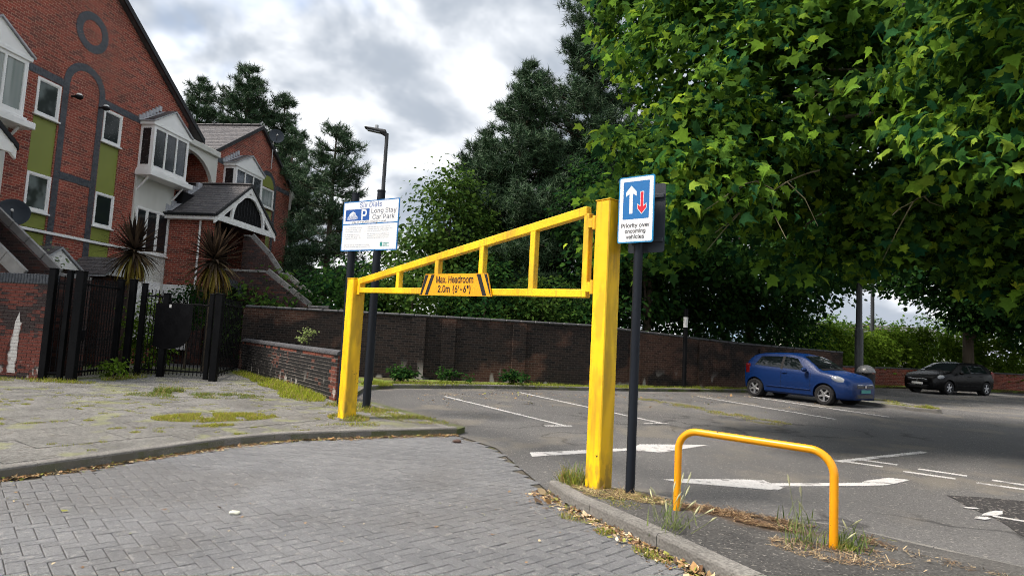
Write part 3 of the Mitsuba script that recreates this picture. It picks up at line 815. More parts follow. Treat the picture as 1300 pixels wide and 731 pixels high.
# --- house with the smaller gable
H2 = thing('brick_house', 'smaller gabled red brick house with slate roof beyond the porch', 'house')
A2, P2, S2 = 10.38, 10.4, 0.655
g2 = sg.Polygon([(7.3, -0.1), (13.45, -0.1), (13.45, 8.35), (A2, P2), (7.3, 8.38)])
fpart(H2, 'wall', fplate(g2, -0.3, 0), 'mat_house_brick')
fpart(H2, 'side_wall', box(7.3, 7.6, -8, -0.301, -0.1, 8.3), 'mat_house_brick')
bay(H2, 7.9, 9.95, 6.5, 7.95, 0.55, 8.65)
window(H2, 10.75, 11.85, 6.95, 7.85, 0.068, 'mat_pane_curtain')
fpart(H2, 'green_arch_panel', fplate([(10.75 + 0.55 + 0.55 * math.cos(t), 7.9 + 0.55 * math.sin(t)) for t in np.linspace(0, math.pi, 16)], 0.0, 0.03), 'mat_green_panel')
fpart(H2, 'blue_brick_arch', cat_(ring_bricks(11.3, 7.9, 0.56, 0.78, 0, math.pi, 0.014, 22)), 'mat_blue_brick', kind='stuff')
fpart(H2, 'green_panel', box(10.78, 11.82, 0.0, 0.03, 4.4, 6.85), 'mat_green_panel')
fpart(H2, 'blue_brick_course', cat_(soldier(H2, 7.35, 7.85, 7.98, 8.2, 0.012) + soldier(H2, 12.1, 13.4, 7.98, 8.2, 0.012)), 'mat_blue_brick', kind='stuff')
fpart(H2, 'blue_brick_pilaster', cat_(soldier(H2, 11.95, 12.15, 2.5, 8.0, 0.012, False)), 'mat_blue_brick', kind='stuff')
fpart(H2, 'curved_bracket', fplate([(13.45, 8.3), (13.9, 8.3), (13.75, 8.0), (13.5, 7.75), (13.45, 7.3)], -0.15, 0.12), 'mat_render')
fpart(H2, 'roof_deck', fplate([(A2, P2 + 0.02), (7.0, P2 - (A2 - 7.0) * S2 + 0.02), (7.0, P2 - (A2 - 7.0) * S2 + 0.1), (A2, P2 + 0.1)], -9, 0.1), 'mat_slate')
fpart(H2, 'roof_deck', fplate([(A2, P2 + 0.02), (13.8, P2 - (13.8 - A2) * S2 + 0.02), (13.8, P2 - (13.8 - A2) * S2 + 0.1), (A2, P2 + 0.1)], -9, 0.1), 'mat_slate')
slate_slope(H2, (7.0, -9, P2 - (A2 - 7.0) * S2 + 0.09), (7.0, 0.1, P2 - (A2 - 7.0) * S2 + 0.09), (A2, -9, P2 + 0.1), (A2, 0.1, P2 + 0.1))
fpart(H2, 'ridge_tiles', cat_([box(A2 - 0.1, A2 + 0.1, -9 + k * 0.45, -9 + k * 0.45 + 0.44, P2 + 0.1, P2 + 0.19, 0.03) for k in range(20)]), 'mat_slate', kind='stuff')
for e in (7.0, 13.8):
    ez = P2 - abs(e - A2) * S2
    fpart(H2, 'verge_trim', fplate([(A2, P2 - 0.04), (e, ez - 0.04), (e, ez + 0.13), (A2, P2 + 0.13)], 0.1, 0.14), 'mat_dark_trim')
fpart(H2, 'gutter', box(6.9, 7.04, -9, 0.1, 8.12, 8.24, 0.02), 'mat_dark_trim')

# --- porch between them with the timber arch, and the stair
PO = thing('entrance_porch', 'brick entrance porch with slate roof and white timber arch gable', 'porch')
s0, s1, pf, ze, zr, ax = 4.75, 8.7, 1.95, 5.32, 6.78, 6.72
fpart(PO, 'wall', box(s0 + 0.12, s0 + 0.36, 0.07, 1.72, 2.78, 5.2), 'mat_house_brick', label='bright red brick side wall of the porch')
fpart(PO, 'base_board', box(s0 + 0.10, s0 + 0.34, 0.07, 1.15, 0.5, 2.775), 'mat_white')
fpart(PO, 'base_wall', box(s0 + 0.14, s0 + 0.36, 1.151, 1.72, -0.1, 2.775), 'mat_stair_brick')
fpart(PO, 'wall', box(s1 - 0.5, s1 - 0.2, -1.1, 1.72, -0.1, 5.2), 'mat_house_brick')
fpart(PO, 'dark_doorway_block', box(s0 + 0.4, s1 - 0.51, -0.2, 0.3, 0, 6.2), 'mat_dark_void')  # solid block coloured near-black for the shaded porch interior
fpart(PO, 'pier', box(7.6, 8.05, 1.3, 1.7, 0, 5.0), 'mat_house_brick')
fpart(PO, 'floor', box(s0 + 0.36, s1 - 0.5, 0.3, 2.0, -0.1, 3.0), 'mat_stair_brick')
sl = (zr - ze) / (ax - s0)
for e in (s0 - 0.12, s1 + 0.1):
    ez = zr - abs(e - ax) * (zr - ze) / (ax - s0 if e < ax else s1 - ax)
    fpart(PO, 'roof_deck', fplate([(ax, zr), (e, ez), (e, ez + 0.07), (ax, zr + 0.07)], -1.2, 2.0), 'mat_slate')
    if e < ax:
        slate_slope(PO, (e, -0.0, ez + 0.06), (e, 2.02, ez + 0.06), (ax, -1.2, zr + 0.07), (ax, 2.02, zr + 0.07), w=0.26, gauge=0.2)
    fpart(PO, 'bargeboard', fplate([(ax, zr - 0.24), (e, ez - 0.24), (e, ez + 0.0), (ax, zr + 0.0)], 1.93, 2.0), 'mat_white')
    fpart(PO, 'verge_trim', fplate([(ax, zr + 0.0), (e, ez + 0.0), (e, ez + 0.11), (ax, zr + 0.11)], 1.98, 2.05), 'mat_dark_trim')
fpart(PO, 'ridge', box(ax - 0.1, ax + 0.1, -1.2, 2.04, zr + 0.075, zr + 0.14, 0.02), 'mat_slate')
fpart(PO, 'tie_beam', fplate([(s0, ze - 0.2), (s1, ze - 0.2), (s1, ze + 0.02), (s0, ze + 0.02)], 1.94, 2.02), 'mat_white')
ar = [(ax + 1.15 * math.cos(t), ze + 0.02 + 1.12 * math.sin(t)) for t in np.linspace(0, math.pi, 24)] + [(ax + 1.03 * math.cos(t), ze + 0.02 + 1.0 * math.sin(t)) for t in np.linspace(math.pi, 0, 24)]
fpart(PO, 'timber_arch', fplate(ar, 1.925, 2.01), 'mat_white')
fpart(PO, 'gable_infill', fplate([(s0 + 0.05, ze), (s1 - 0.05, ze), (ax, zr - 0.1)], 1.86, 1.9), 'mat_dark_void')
fpart(PO, 'gable_bars', cat_([fplate(sg.box(x - 0.012, ze, x + 0.012, ze + 0.95 * math.sqrt(max(0.02, 1 - ((x - ax) / 1.03) ** 2))), 1.9, 1.912) for x in np.arange(ax - 0.8, ax + 0.81, 0.2)]), 'mat_dark_trim')
fpart(PO, 'eaves_board', box(s0 - 0.16, s0 + 0.1, 0, 1.93, ze - 0.22, ze - 0.06, 0.01), 'mat_white')
fpart(PO, 'gutter', box(s0 - 0.24, s0 - 0.13, 0.0, 2.0, ze - 0.1, ze + 0.0, 0.02), 'mat_dark_trim')
fpart(PO, 'downpipe', cyl((s0 + 0.06, 1.33, 2.6), (s0 + 0.06, 1.33, 5.1), 0.035, 10), 'mat_white', smooth=40)
fpart(PO, 'flashing', cat_([box(s0 - 0.12 + k * 0.27, s0 - 0.12 + k * 0.27 + 0.26, 0.0, 0.09, ze + k * 0.2, ze + k * 0.2 + 0.3) for k in range(7)] + [fplate([(s0 - 0.1, ze + 0.07), (s0 + 0.3, ze + 0.37), (s0 + 0.8, ze + 0.72), (s0 + 0.1, ze + 0.22)], 0.05, 0.3)]), 'mat_lead')


def coping_line(parent, s, pts, w=0.29):
    for (a0, b0) in zip(pts[:-1], pts[1:]):
        L = math.hypot(b0[0] - a0[0], b0[1] - a0[1])
        nn = max(1, int(L / 0.55))
        for k in range(nn):
            f0, f1 = k / nn + 0.004, (k + 1) / nn - 0.004
            m = beam((s, a0[0] + (b0[0] - a0[0]) * f0, a0[1] + (b0[1] - a0[1]) * f0 + 0.035), (s, a0[0] + (b0[0] - a0[0]) * f1, a0[1] + (b0[1] - a0[1]) * f1 + 0.035), w, 0.075)
            fpart(parent, 'coping_stone', m, 'mat_stone_coping')


def stair(name, label, walls):
    S = thing(name, label, 'staircase')
    for s, pts in walls:
        fpart(S, 'wall', side_plate([(pts[0][0], -0.1)] + pts + [(pts[-1][0], -0.1)], s - 0.12, s + 0.12), 'mat_stair_brick')
        coping_line(S, s, pts)
    return S


ST = stair('brick_staircase', 'dark brick outside staircase with sloping stone copings descending from the porch', [(5.0, [(2.1, 3.34), (3.87, 3.34), (5.55, 2.2), (6.3, 2.2)]), (7.0, [(1.75, 4.9), (2.0, 4.88), (2.75, 4.2), (3.3, 3.5), (3.5, 3.45), (5.15, 2.27), (6.0, 2.2)])])
for k in range(12):
    fpart(ST, 'step', box(5.12, 6.88, 2.0 + k * 0.3, 2.3 + k * 0.3, 0, 2.95 - k * 0.19), 'mat_coping')
rb = [m for m in ring_bricks(2.55, 2.45, 0.4, 0.62, 0, math.pi, 0.0, 20)]
V = []
for m in rb:
    v = m.vertices.copy()
    m.vertices = np.stack([4.868 - 0.0 + v[:, 1] * 0.2, v[:, 0], v[:, 2]], 1)
    m.fix_normals()
fpart(ST, 'blue_brick_arch', cat_(rb), 'mat_blue_brick', kind='stuff')
fpart(ST, 'arch_dark_sheet', side_plate([(2.55 + 0.39 * math.cos(t), 2.45 + 0.39 * math.sin(t)) for t in np.linspace(0, math.pi, 14)] + [(2.16, 0.3), (2.94, 0.3)], 4.872, 4.878), 'mat_dark_void')  # near-black sheet on the wall stands in for the dark opening

S2T = stair('brick_staircase', 'brick stair wall behind the black fence at the left edge with sloping copings', [(-2.0, [(0.1, 4.29), (2.51, 2.43), (3.3, 2.35)])])
fpart(S2T, 'wall', side_plate([(0.2, -0.1), (0.2, 4.15), (2.7, 2.24), (3.45, 2.24), (3.45, -0.1)], -3.1, -3.0), 'mat_stair_brick')
coping_line(S2T, -3.12, [(0.2, 4.2), (2.2, 2.68), (2.72, 2.28)], 0.3)
# near face: single bricks with a band of dark engineering bricks on top
for r in range(28):
    z = 0.03 + r * 0.0755
    o = 3.45 - (0.107 if r % 2 else 0)
    if r % 2:
        fpart(S2T, 'brick', box(-3.212, -3.11, 3.345, 3.449, z, z + 0.065, 0.004), 'mat_pier_brick')
    while o > 2.0:
        if o - 0.215 > 1.9:
            fpart(S2T, 'brick', box(-3.213 + r2.normal(0, 0.0015), -3.11, o - 0.215, o - 0.001, z, z + 0.065, 0.004), 'mat_pier_brick')
        o -= 0.225
fpart(S2T, 'bedding', box(-3.2, -3.1, 1.5, 3.44, 0, 2.15), 'mat_mortar')
for k in range(18):
    fpart(S2T, 'coping_brick', box(-3.23, -2.95, 3.46 - 0.075 * (k + 1) + 0.004, 3.46 - 0.075 * k - 0.004, 2.145, 2.36, 0.008), 'mat_blue_brick')
def whitewash(p, n, uv):
    o = (p.x - O0[0]) * EN[0] + (p.y - O0[1]) * EN[1]
    edge = dr.abs(o - 2.80) / 0.15
    k = dr.floor(p.z / 0.0755); fz = p.z / 0.0755 - k
    w = smoothstep(0.95, 0.5, edge + 0.9 * (fbm(p.x * 14, p.y * 14, p.z * 10, 3) - 0.4)) * (0.55 + 0.45 * smoothstep(0.1, 0.25, fz))
    return mix(mix((0.11, 0.033, 0.025), (0.035, 0.02, 0.02), cell_rand(dr.floor(p.x * 5), dr.floor(p.y * 5), k)), (0.5, 0.49, 0.47), w)


mat('mat_efflorescence', whitewash, 0.9, 0.1)
wm = sg.Polygon([(2.60, 0.2), (2.62, 0.75), (2.74, 1.05), (2.76, 1.3), (2.84, 1.52), (2.88, 1.3), (2.95, 1.27), (2.89, 1.05), (2.9, 0.2)])
fpart(S2T, 'white_stain', side_plate(wm, -3.2185, -3.2165), 'mat_efflorescence', label='white spire-shaped paint mark on the brick')

# small ground floor porches
for nm, lab, sc in (('small_porch', 'small white gabled porch with slate roof right of the first, before the house', 1.3), ('small_porch', 'small white gabled porch near the stair wall, leftmost before the house', -0.96)):
    Q = thing(nm, lab, 'porch')
    fpart(Q, 'wall', box(sc - 0.6, sc + 0.6, 0.061, 1.35, -0.1, 2.7), 'mat_stair_brick')
    fpart(Q, 'pediment', fplate([(sc - 0.66, 2.7), (sc + 0.66, 2.7), (sc, 3.17)], 1.3, 1.5), 'mat_white')
    for e in (-1, 1):
        fpart(Q, 'roof_deck', fplate([(sc, 3.2), (sc + e * 0.78, 2.64), (sc + e * 0.78, 2.7), (sc, 3.26)], 0.08, 1.55), 'mat_lead')
    slate_slope(Q, (sc - 0.79, 0.08, 2.69), (sc - 0.79, 1.56, 2.69), (sc, 0.08, 3.26), (sc, 1.56, 3.26), w=0.22, gauge=0.17)
# porch of the left bay, just inside the frame
LP = thing('entrance_porch', 'corner of a white eaved porch roof at the left edge under the left bay', 'porch')
fpart(LP, 'roof_deck', fplate([(-2.95, 5.23), (-5.04, 6.78), (-5.04, 6.85), (-2.95, 5.30)], -0.02, 2.0), 'mat_slate')
fpart(LP, 'bargeboard', fplate([(-2.95, 4.99), (-5.04, 6.54), (-5.04, 6.78), (-2.95, 5.23)], 1.93, 2.0), 'mat_white')
fpart(LP, 'verge_trim', fplate([(-2.95, 5.23), (-5.04, 6.78), (-5.04, 6.89), (-2.95, 5.34)], 1.98, 2.05), 'mat_dark_trim')
fpart(LP, 'tie_beam', fplate([(-3.05, 5.1), (-7.0, 5.1), (-7.0, 5.32), (-3.05, 5.32)], 1.94, 2.02), 'mat_white')
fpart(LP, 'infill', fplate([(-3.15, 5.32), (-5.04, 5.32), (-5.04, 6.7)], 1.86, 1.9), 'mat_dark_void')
fpart(LP, 'wall', box(-3.4, -3.15, 0.07, 1.72, -0.1, 5.1), 'mat_house_brick')
fpart(LP, 'gutter', box(-3.0, -2.88, 0.0, 2.0, 5.2, 5.3, 0.02), 'mat_dark_trim')

# CCTV cameras and dishes
for nm, s_, z_, lab in (('security_camera', 0.38, 7.82, 'black dome camera inside the brick arch, left one'), ('security_camera', 1.38, 7.87, 'black dome camera at the right foot of the brick arch')):
    C = thing(nm, lab, 'camera')
    fpart(C, 'arm', cyl((s_, 0, z_), (s_, 0.2, z_), 0.03, 10), 'mat_plastic', smooth=40)
    h = trimesh.creation.icosphere(2, 0.09); h.apply_transform(np.diag([1.1, 1.3, 0.8, 1])); h.apply_translation([s_, 0.24, z_ - 0.02])
    fpart(C, 'housing', h, 'mat_plastic', smooth=True)
    fpart(C, 'cap', cyl((s_, 0.24, z_ + 0.03), (s_, 0.24, z_ + 0.075), 0.085, 14, 0.06), 'mat_white')


def dish(name, label, c, facing, r, pole=None):
    D = thing(name, label, 'satellite dish')
    rr = np.linspace(0, 1, 7)
    prof = np.stack([rr * r, 0.22 * r * rr ** 2], 1)
    m = trimesh.creation.revolve(np.vstack([prof, prof[::-1] - [0, 0.012]]), sections=28)
    f = unit(facing); x = unit(np.cross([0, 0, 1], f)); y = np.cross(f, x)
    F = frame(c, x, y, f)
    m.apply_transform(F)
    part(D, 'reflector', m, 'mat_dish', smooth=True)
    a = np.array(c) - y * r * 0.7; b = np.array(c) + f * r * 0.9 - y * 0.1 * r
    part(D, 'feed_arm', tube([a, b], 0.012, 8), 'mat_grey_metal', smooth=True)
    part(D, 'feed_horn', cyl(b, b - f * 0.09, 0.03, 10), 'mat_white', smooth=30)
    if pole is not None:
        part(D, 'mast', tube(pole, 0.022, 8), 'mat_galv', smooth=True)
    return D


pb = W(11.35, 0.06, 0)
dish('satellite_dish', 'grey satellite dish on a tall mast against the smaller gable', W(11.35, 0.22, 10.35) + 0, [0.5, -0.85, 0.15], 0.34, [W(11.35, 0.1, 8.8), W(11.35, 0.1, 10.3)])
dish('satellite_dish', 'dark satellite dish above the sloping coping at the left edge', [-12.75, 15.45, 4.0], [0.55, -0.8, 0.25], 0.36, [np.array([-12.78, 15.52, 3.95]), np.array([-12.78, 15.52, 3.35]), W(-0.7, 0.06, 3.45)])

# ------------------------------------------------------------------ fence and gates
def bars(parent, p, q, z0, z1, n, top=None, rails=True, spike=True, name='bar'):
    p, q = np.array(p, float), np.array(q, float)
    d = unit(q - p)
    for k in range(n):
        c = p + (q - p) * (k + 0.5) / n
        part(parent, name, tube([[*c, z0], [*c, z1]], 0.011, 6), 'mat_black_metal', smooth=40)
    if rails:
        for z in (z0 + 0.1, z1 - 0.16):
            m = box(0, np.linalg.norm(q - p), -0.02, 0.02, z - 0.022, z + 0.022, 0.004)
            m.apply_transform(frame([*p, 0], [*d, 0], [-d[1], d[0], 0], [0, 0, 1]))
            part(parent, 'rail', m, 'mat_black_metal')


def post(parent, x, y, h, w, ang=0.1, name='post'):
    m = box(-w / 2, w / 2, -w / 2, w / 2, 0.05, h, 0.006)
    m.apply_transform(frame([x, y, 0], [math.cos(ang), math.sin(ang), 0], [-math.sin(ang), math.cos(ang), 0], [0, 0, 1]))
    part(parent, name, m, 'mat_black_metal')
    c = box(-w / 2 - 0.01, w / 2 + 0.01, -w / 2 - 0.01, w / 2 + 0.01, h, h + 0.02, 0.006)
    c.apply_transform(frame([x, y, 0], [math.cos(ang), math.sin(ang), 0], [-math.sin(ang), math.cos(ang), 0], [0, 0, 1]))
    part(parent, 'post_cap', c, 'mat_black_metal')


FN = thing('metal_fence', 'black steel railing panel and posts beside the brick pier at the left', 'fence')
post(FN, -9.95, 13.32, 2.48, 0.13); post(FN, -9.66, 13.42, 2.45, 0.1); bars(FN, (-9.9, 13.36), (-9.7, 13.4), 0.15, 2.35, 2)
G1 = thing('metal_gate', 'black steel gate leaf standing open at the left between thick posts', 'gate')
post(G1, -9.38, 13.38, 2.46, 0.16); bars(G1, (-9.4, 13.5), (-9.52, 14.9), 0.18, 2.36, 13)
post(G1, -9.52, 14.98, 2.42, 0.12, name='stile')
for z in (1.0,):
    part(G1, 'lock_box', box(-9.5, -9.36, 13.48, 13.66, 0.95, 1.2, 0.01), 'mat_black_metal')
FN2 = thing('metal_fence', 'black steel railings with a bushy shrub behind, between the two gates', 'fence')
post(FN2, -9.36, 15.2, 2.45, 0.13); post(FN2, -9.2, 15.42, 2.38, 0.11); bars(FN2, (-9.15, 15.43), (-8.72, 15.46), 0.16, 2.25, 5)
G2 = thing('metal_gate', 'black steel gate leaf carrying a solid plate with a rounded corner', 'gate')
post(G2, -8.62, 15.42, 2.16, 0.14); bars(G2, (-8.55, 15.42), (-7.5, 15.3), 0.17, 2.08, 10); post(G2, -7.42, 15.28, 2.2, 0.1, name='stile')
plate = sg.Polygon([(0.0, 0.86), (0.0, 1.92), (1.0, 1.92), (1.0, 1.3)] + [(0.5 + 0.5 * math.cos(t), 1.28 - 0.47 * math.sin(t)) for t in np.linspace(0.1, math.pi / 2, 10)] + [(0.3, 0.8)])
pm = fplate(plate, 0, 0.012)
pd = unit(np.array([1.05, -0.12]))
pm.apply_transform(frame([-8.85, 15.37, 0], [*pd, 0], [pd[1], -pd[0], 0], [0, 0, 1]))
part(G2, 'solid_plate', pm, 'mat_black_metal')
pm = box(0.36, 0.42, 0.013, 0.02, 1.82, 1.9)
pm.apply_transform(frame([-8.85, 15.37, 0], [*pd, 0], [pd[1], -pd[0], 0], [0, 0, 1]))
part(G2, 'tag', pm, 'mat_white')
FN3 = thing('metal_fence', 'black steel railings between the gate and the end of the long brick wall', 'fence')
post(FN3, -7.1, 15.0, 2.2, 0.16); bars(FN3, (-7.12, 15.1), (-7.98, 18.3), 0.16, 2.14, 16)

# ------------------------------------------------------------------ height barrier
BA, BD, BN = np.array([-2.539, 9.995, 0]), np.array([0.66573, -0.74619, 0]), np.array([-0.74619, -0.66573, 0])
BM = frame(BA, BD, -BN, [0, 0, 1])      # local: x along the bar, y away from the camera, z up
HB = thing('height_barrier', 'yellow steel height barrier with sloping top rail between two square posts', 'barrier')


def bpart(parent, name, m, bs, smooth=False, **kw):
    m = m.copy(); m.apply_transform(BM)
    return part(parent, name, m, bs, smooth, **kw)


def sub(m, size=0.12):
    return m.subdivide_to_size(size, max_iter=12)


bpart(HB, 'post', box(-0.11, 0.11, -0.11, 0.11, 0.05, 2.33, 0.012), 'mat_yellow', label='shorter left post of the barrier')
bpart(HB, 'post', box(5.13, 5.31, -0.1, 0.1, 0.05, 2.92, 0.01), 'mat_yellow', label='taller right post of the barrier')
bpart(HB, 'post_cap', box(5.125, 5.315, -0.105, 0.105, 2.92, 2.93, 0.003), 'mat_yellow')
bpart(HB, 'post_cap', box(-0.115, 0.115, -0.115, 0.115, 2.33, 2.34, 0.003), 'mat_yellow')
zb = lambda x: 2.145 - (x - 0.2) * 0.031
zt = lambda x: 2.30 + (x - 0.25) * 0.1185
x0, x1 = 0.15, 4.99
for nm, f, hh in (('bottom_rail', zb, 0.085), ('top_rail', zt, 0.1)):
    m = box(0, x1 - x0, -0.04, 0.04, -hh / 2, hh / 2, 0.008)
    sl = (f(x1) - f(x0)) / (x1 - x0)
    m.apply_transform(frame([x0, 0, f(x0)], unit([1, 0, sl]), [0, 1, 0], unit([-sl, 0, 1])))
    bpart(HB, nm, m, 'mat_yellow')
for x, w in ((1.32, 0.085), (2.3, 0.085), (3.25, 0.085), (4.16, 0.085), (4.955, 0.075)):
    bpart(HB, 'upright', box(x - w / 2, x + w / 2, -0.037, 0.037, zb(x) + 0.03, zt(x) - 0.03, 0.006), 'mat_yellow')
bpart(HB, 'latch_plate', box(0.1, 0.2, -0.045, 0.045, 2.07, 2.335, 0.005), 'mat_yellow')
bpart(HB, 'hinge_bar', box(5.045, 5.085, 0.0, 0.045, 2.02, 2.86, 0.005), 'mat_yellow')
for z in (2.06, 2.72):
    bpart(HB, 'hinge', cat_([cyl((5.07, -0.03, z - 0.07), (5.07, -0.03, z + 0.07), 0.03, 14), box(4.98, 5.14, -0.045, -0.02, z - 0.05, z + 0.05, 0.004)]), 'mat_yellow', smooth=35)
# headroom plate
HS = thing('headroom_sign', 'trapezoid yellow headroom plate with black corner stripes on the barrier', 'sign')
pl = sg.Polygon([(2.09, 2.315), (3.43, 2.27), (3.53, 1.985), (1.98, 2.03)])
bpart(HS, 'plate', fplate(pl, -0.066, -0.055), 'mat_plate_yellow')
st = []
for e, sx in ((2.09, 1), (3.43, -1)):
    for o in (0.01, 0.165):
        w = 0.075 if o > 0.1 else 0.085
        pt = [(e + sx * (o), 2.33), (e + sx * (o + w), 2.33), (e + sx * (o + w - 0.18), 1.97), (e + sx * (o - 0.18), 1.97)]
        st.append(sg.Polygon(pt).intersection(pl.buffer(-0.008)))
for q in st: bpart(HS, 'stripe', fplate(q, -0.0685, -0.0665), 'mat_ink')


def text_on(parent, text, h, o, xd, yd, bs, center=True, name='lettering', bold=True, width=None, depth=0.0015):
    m = meshkit.text_mesh(text, h, depth, bold)
    b = m.bounds
    if width: m.apply_transform(np.diag([width / (b[1][0] - b[0][0]), 1, 1, 1])); b = m.bounds
    m.apply_translation([-(b[0][0] + b[1][0]) / 2 if center else -b[0][0], 0, 0])
    xd, yd = unit(xd), unit(yd)
    m.apply_transform(frame(o, xd, yd, np.cross(xd, yd)))
    m.fix_normals()
    return part(parent, name, m, bs, kind='stuff')


def bw(x, y, z): return (BM @ np.array([x, y, z, 1]))[:3]


tdir = BD + np.array([0, 0, -0.032])
text_on(HS, 'Max. Headroom', 0.088, bw(2.76, -0.0672, 2.175), tdir, [0, 0, 1], 'mat_ink', width=0.8)
text_on(HS, '2.0m', 0.088, bw(2.545, -0.0672, 2.058), tdir, [0, 0, 1], 'mat_ink', width=0.27)
text_on(HS, '(6\'-6")', 0.088, bw(2.93, -0.0672, 2.046), tdir, [0, 0, 1], 'mat_ink', width=0.37)

# ------------------------------------------------------------------ car park sign
CS = thing('car_park_sign', 'white and blue car park board on two dark round posts', 'sign')
TLc, ux_ = np.array([-3.285, 11.6, 3.92]), unit(np.array([1.21, -0.77, -0.02]))
un = unit(np.array([-0.77, -1.21, 0]))
SM = frame(TLc, ux_, un, [0, 0, 1])
for pxy, nm in (((-2.50, 11.17), 'right'), ((-3.06, 11.53), 'left')):
    part(CS, 'post', tube([[*pxy, 0.05], [*pxy, 4.07]], 0.072, 20), 'mat_navy_post', smooth=40)
    part(CS, 'post_cap', cyl((*pxy, 4.07), (*pxy, 4.09), 0.078, 20), 'mat_navy_post', smooth=40)


def spart(name, m, bs, **kw):
    m = m.copy(); m.apply_transform(SM); return part(CS, name, m, bs, **kw)


WS, HSN = 1.434, 0.945
def rrect(x0, z0, x1, z1, r): return sg.box(x0 + r, z0 + r, x1 - r, z1 - r).buffer(r)
spart('panel', fplate(rrect(0, -HSN, WS, 0, 0.02), 0.0, 0.012), 'mat_sign_blue')
spart('face', fplate(rrect(0.022, -HSN + 0.022, WS - 0.022, -0.45, 0.01), 0.012, 0.0135), 'mat_sign_white')
spart('face', fplate(rrect(0.022, -0.428, WS - 0.022, -0.022, 0.01), 0.012, 0.0135), 'mat_sign_white')
spart('parking_square', fplate(sg.box(0.075, -0.375, 0.70, -0.155), 0.0135, 0.0145), 'mat_sign_deep_blue')
sw = lambda x, z, o=0.0146: (SM @ np.array([x, o, z, 1]))[:3]
text_on(CS, 'Six Dials', 0.095, sw(0.72, -0.13, 0.0137), ux_, [0, 0, 1], 'mat_sign_deep_blue', width=0.56, bold=False)
text_on(CS, 'Long Stay', 0.086, sw(1.06, -0.25, 0.0137), ux_, [0, 0, 1], 'mat_print_dark', width=0.62, bold=False)
text_on(CS, 'Car Park', 0.086, sw(1.06, -0.365, 0.0137), ux_, [0, 0, 1], 'mat_print_dark', width=0.55, bold=False)
text_on(CS, 'P', 0.19, sw(0.565, -0.36, 0.0147), ux_, [0, 0, 1], 'mat_sign_white', bold=True)
text_on(CS, 'Pay at machine display ticket', 0.03, sw(0.70, -0.417, 0.0137), ux_, [0, 0, 1], 'mat_print_dark', width=0.86, bold=False)
em = unary_union([sg.Point(0.27, -0.275).buffer(0.075).intersection(sg.box(0, -0.275, 1, 0)), sg.Point(0.22, -0.27).buffer(0.045).intersection(sg.box(0, -0.28, 1, 0)), sg.box(0.15, -0.292, 0.38, -0.28)] + [sg.box(0.13, -0.31 - 0.018 * k, 0.40, -0.301 - 0.018 * k) for k in range(3)])
em = em.difference(unary_union([sg.box(0.235 + 0.035 * k, -0.28, 0.25 + 0.035 * k, -0.235) for k in range(3)]))
spart('emblem', fplate(em, 0.0145, 0.0155), 'mat_sign_white')
lines = []
for col, (xa, xb) in enumerate(((0.09, 0.62), (0.68, 1.3))):
    for k in range(6):
        z = -0.515 - 0.036 * k - (0.02 if k > 2 else 0)
        x = xa
        end = xb - r2.random() * 0.15
        while x < end:
            w = 0.02 + r2.random() * 0.05
            lines.append(sg.box(x, z, min(x + w, end), z + 0.014)); x += w + 0.012
for k in range(2):
    x = 0.09
    while x < 0.75:
        w = 0.02 + r2.random() * 0.05
        lines.append(sg.box(x, -0.84 - 0.036 * k, x + w, -0.826 - 0.036 * k)); x += w + 0.012
spart('small_print', fplate(unary_union(lines), 0.0135, 0.0145), 'mat_print_grey', kind='stuff')
spart('council_mark', fplate(sg.box(1.02, -0.87, 1.075, -0.79), 0.0135, 0.0145), 'mat_print_green')
spart('council_mark', fplate(unary_union([sg.box(1.09, -0.82, 1.24, -0.806), sg.box(1.09, -0.845, 1.2, -0.83), sg.box(1.09, -0.868, 1.25, -0.853)]), 0.0135, 0.0145), 'mat_print_green')
for pxy in ((0.78, 0), (0.27, 0)):
    spart('clamp', cat_([box(pxy[0] - 0.11, pxy[0] + 0.11, -0.03, -0.001, z - 0.02, z + 0.02) for z in (-0.2, -0.75)]), 'mat_galv')

# ------------------------------------------------------------------ priority sign
PS = thing('priority_sign', 'blue and white priority sign back to back with a grey panel on a dark pole', 'sign')
part(PS, 'pole', tube([[1.205, 5.9, 0.03], [1.205, 5.9, 3.12]], 0.044, 20), 'mat_navy_post', smooth=40)
pu = unit(np.array([0.78, -0.60, 0])); pn = np.array([pu[1], -pu[0], 0])
ctr = np.array([1.205, 5.9, 0]) + pn * 0.075
PM = frame(ctr, pu, pn, [0, 0, 1])


def ppart(name, m, bs, **kw):
    m = m.copy(); m.apply_transform(PM); return part(PS, name, m, bs, **kw)


pw, pz0, pz1 = 0.187, 2.475, 3.125
ppart('panel', fplate(rrect(-pw, pz0, pw, pz1, 0.02), 0, 0.012), 'mat_sign_cyan')
ppart('face', fplate(rrect(-pw + 0.012, pz0 + 0.012, pw - 0.012, pz1 - 0.012, 0.016), 0.012, 0.0135), 'mat_sign_white')
ppart('blue_square', fplate(rrect(-0.137, 2.705, 0.137, 3.075, 0.008), 0.0135, 0.0145), 'mat_sign_blue')


def arrow(cx, z0, z1, w, hw, hh, up=1):
    a, b = (z0, z1) if up > 0 else (z1, z0)
    s = 1 if up > 0 else -1
    return sg.Polygon([(cx - w, a), (cx + w, a), (cx + w, b - s * hh * 0.75), (cx + hw, b - s * hh), (cx + hw, b - s * hh * 0.6), (cx, b), (cx - hw, b - s * hh * 0.6), (cx - hw, b - s * hh), (cx - w, b - s * hh * 0.75)])


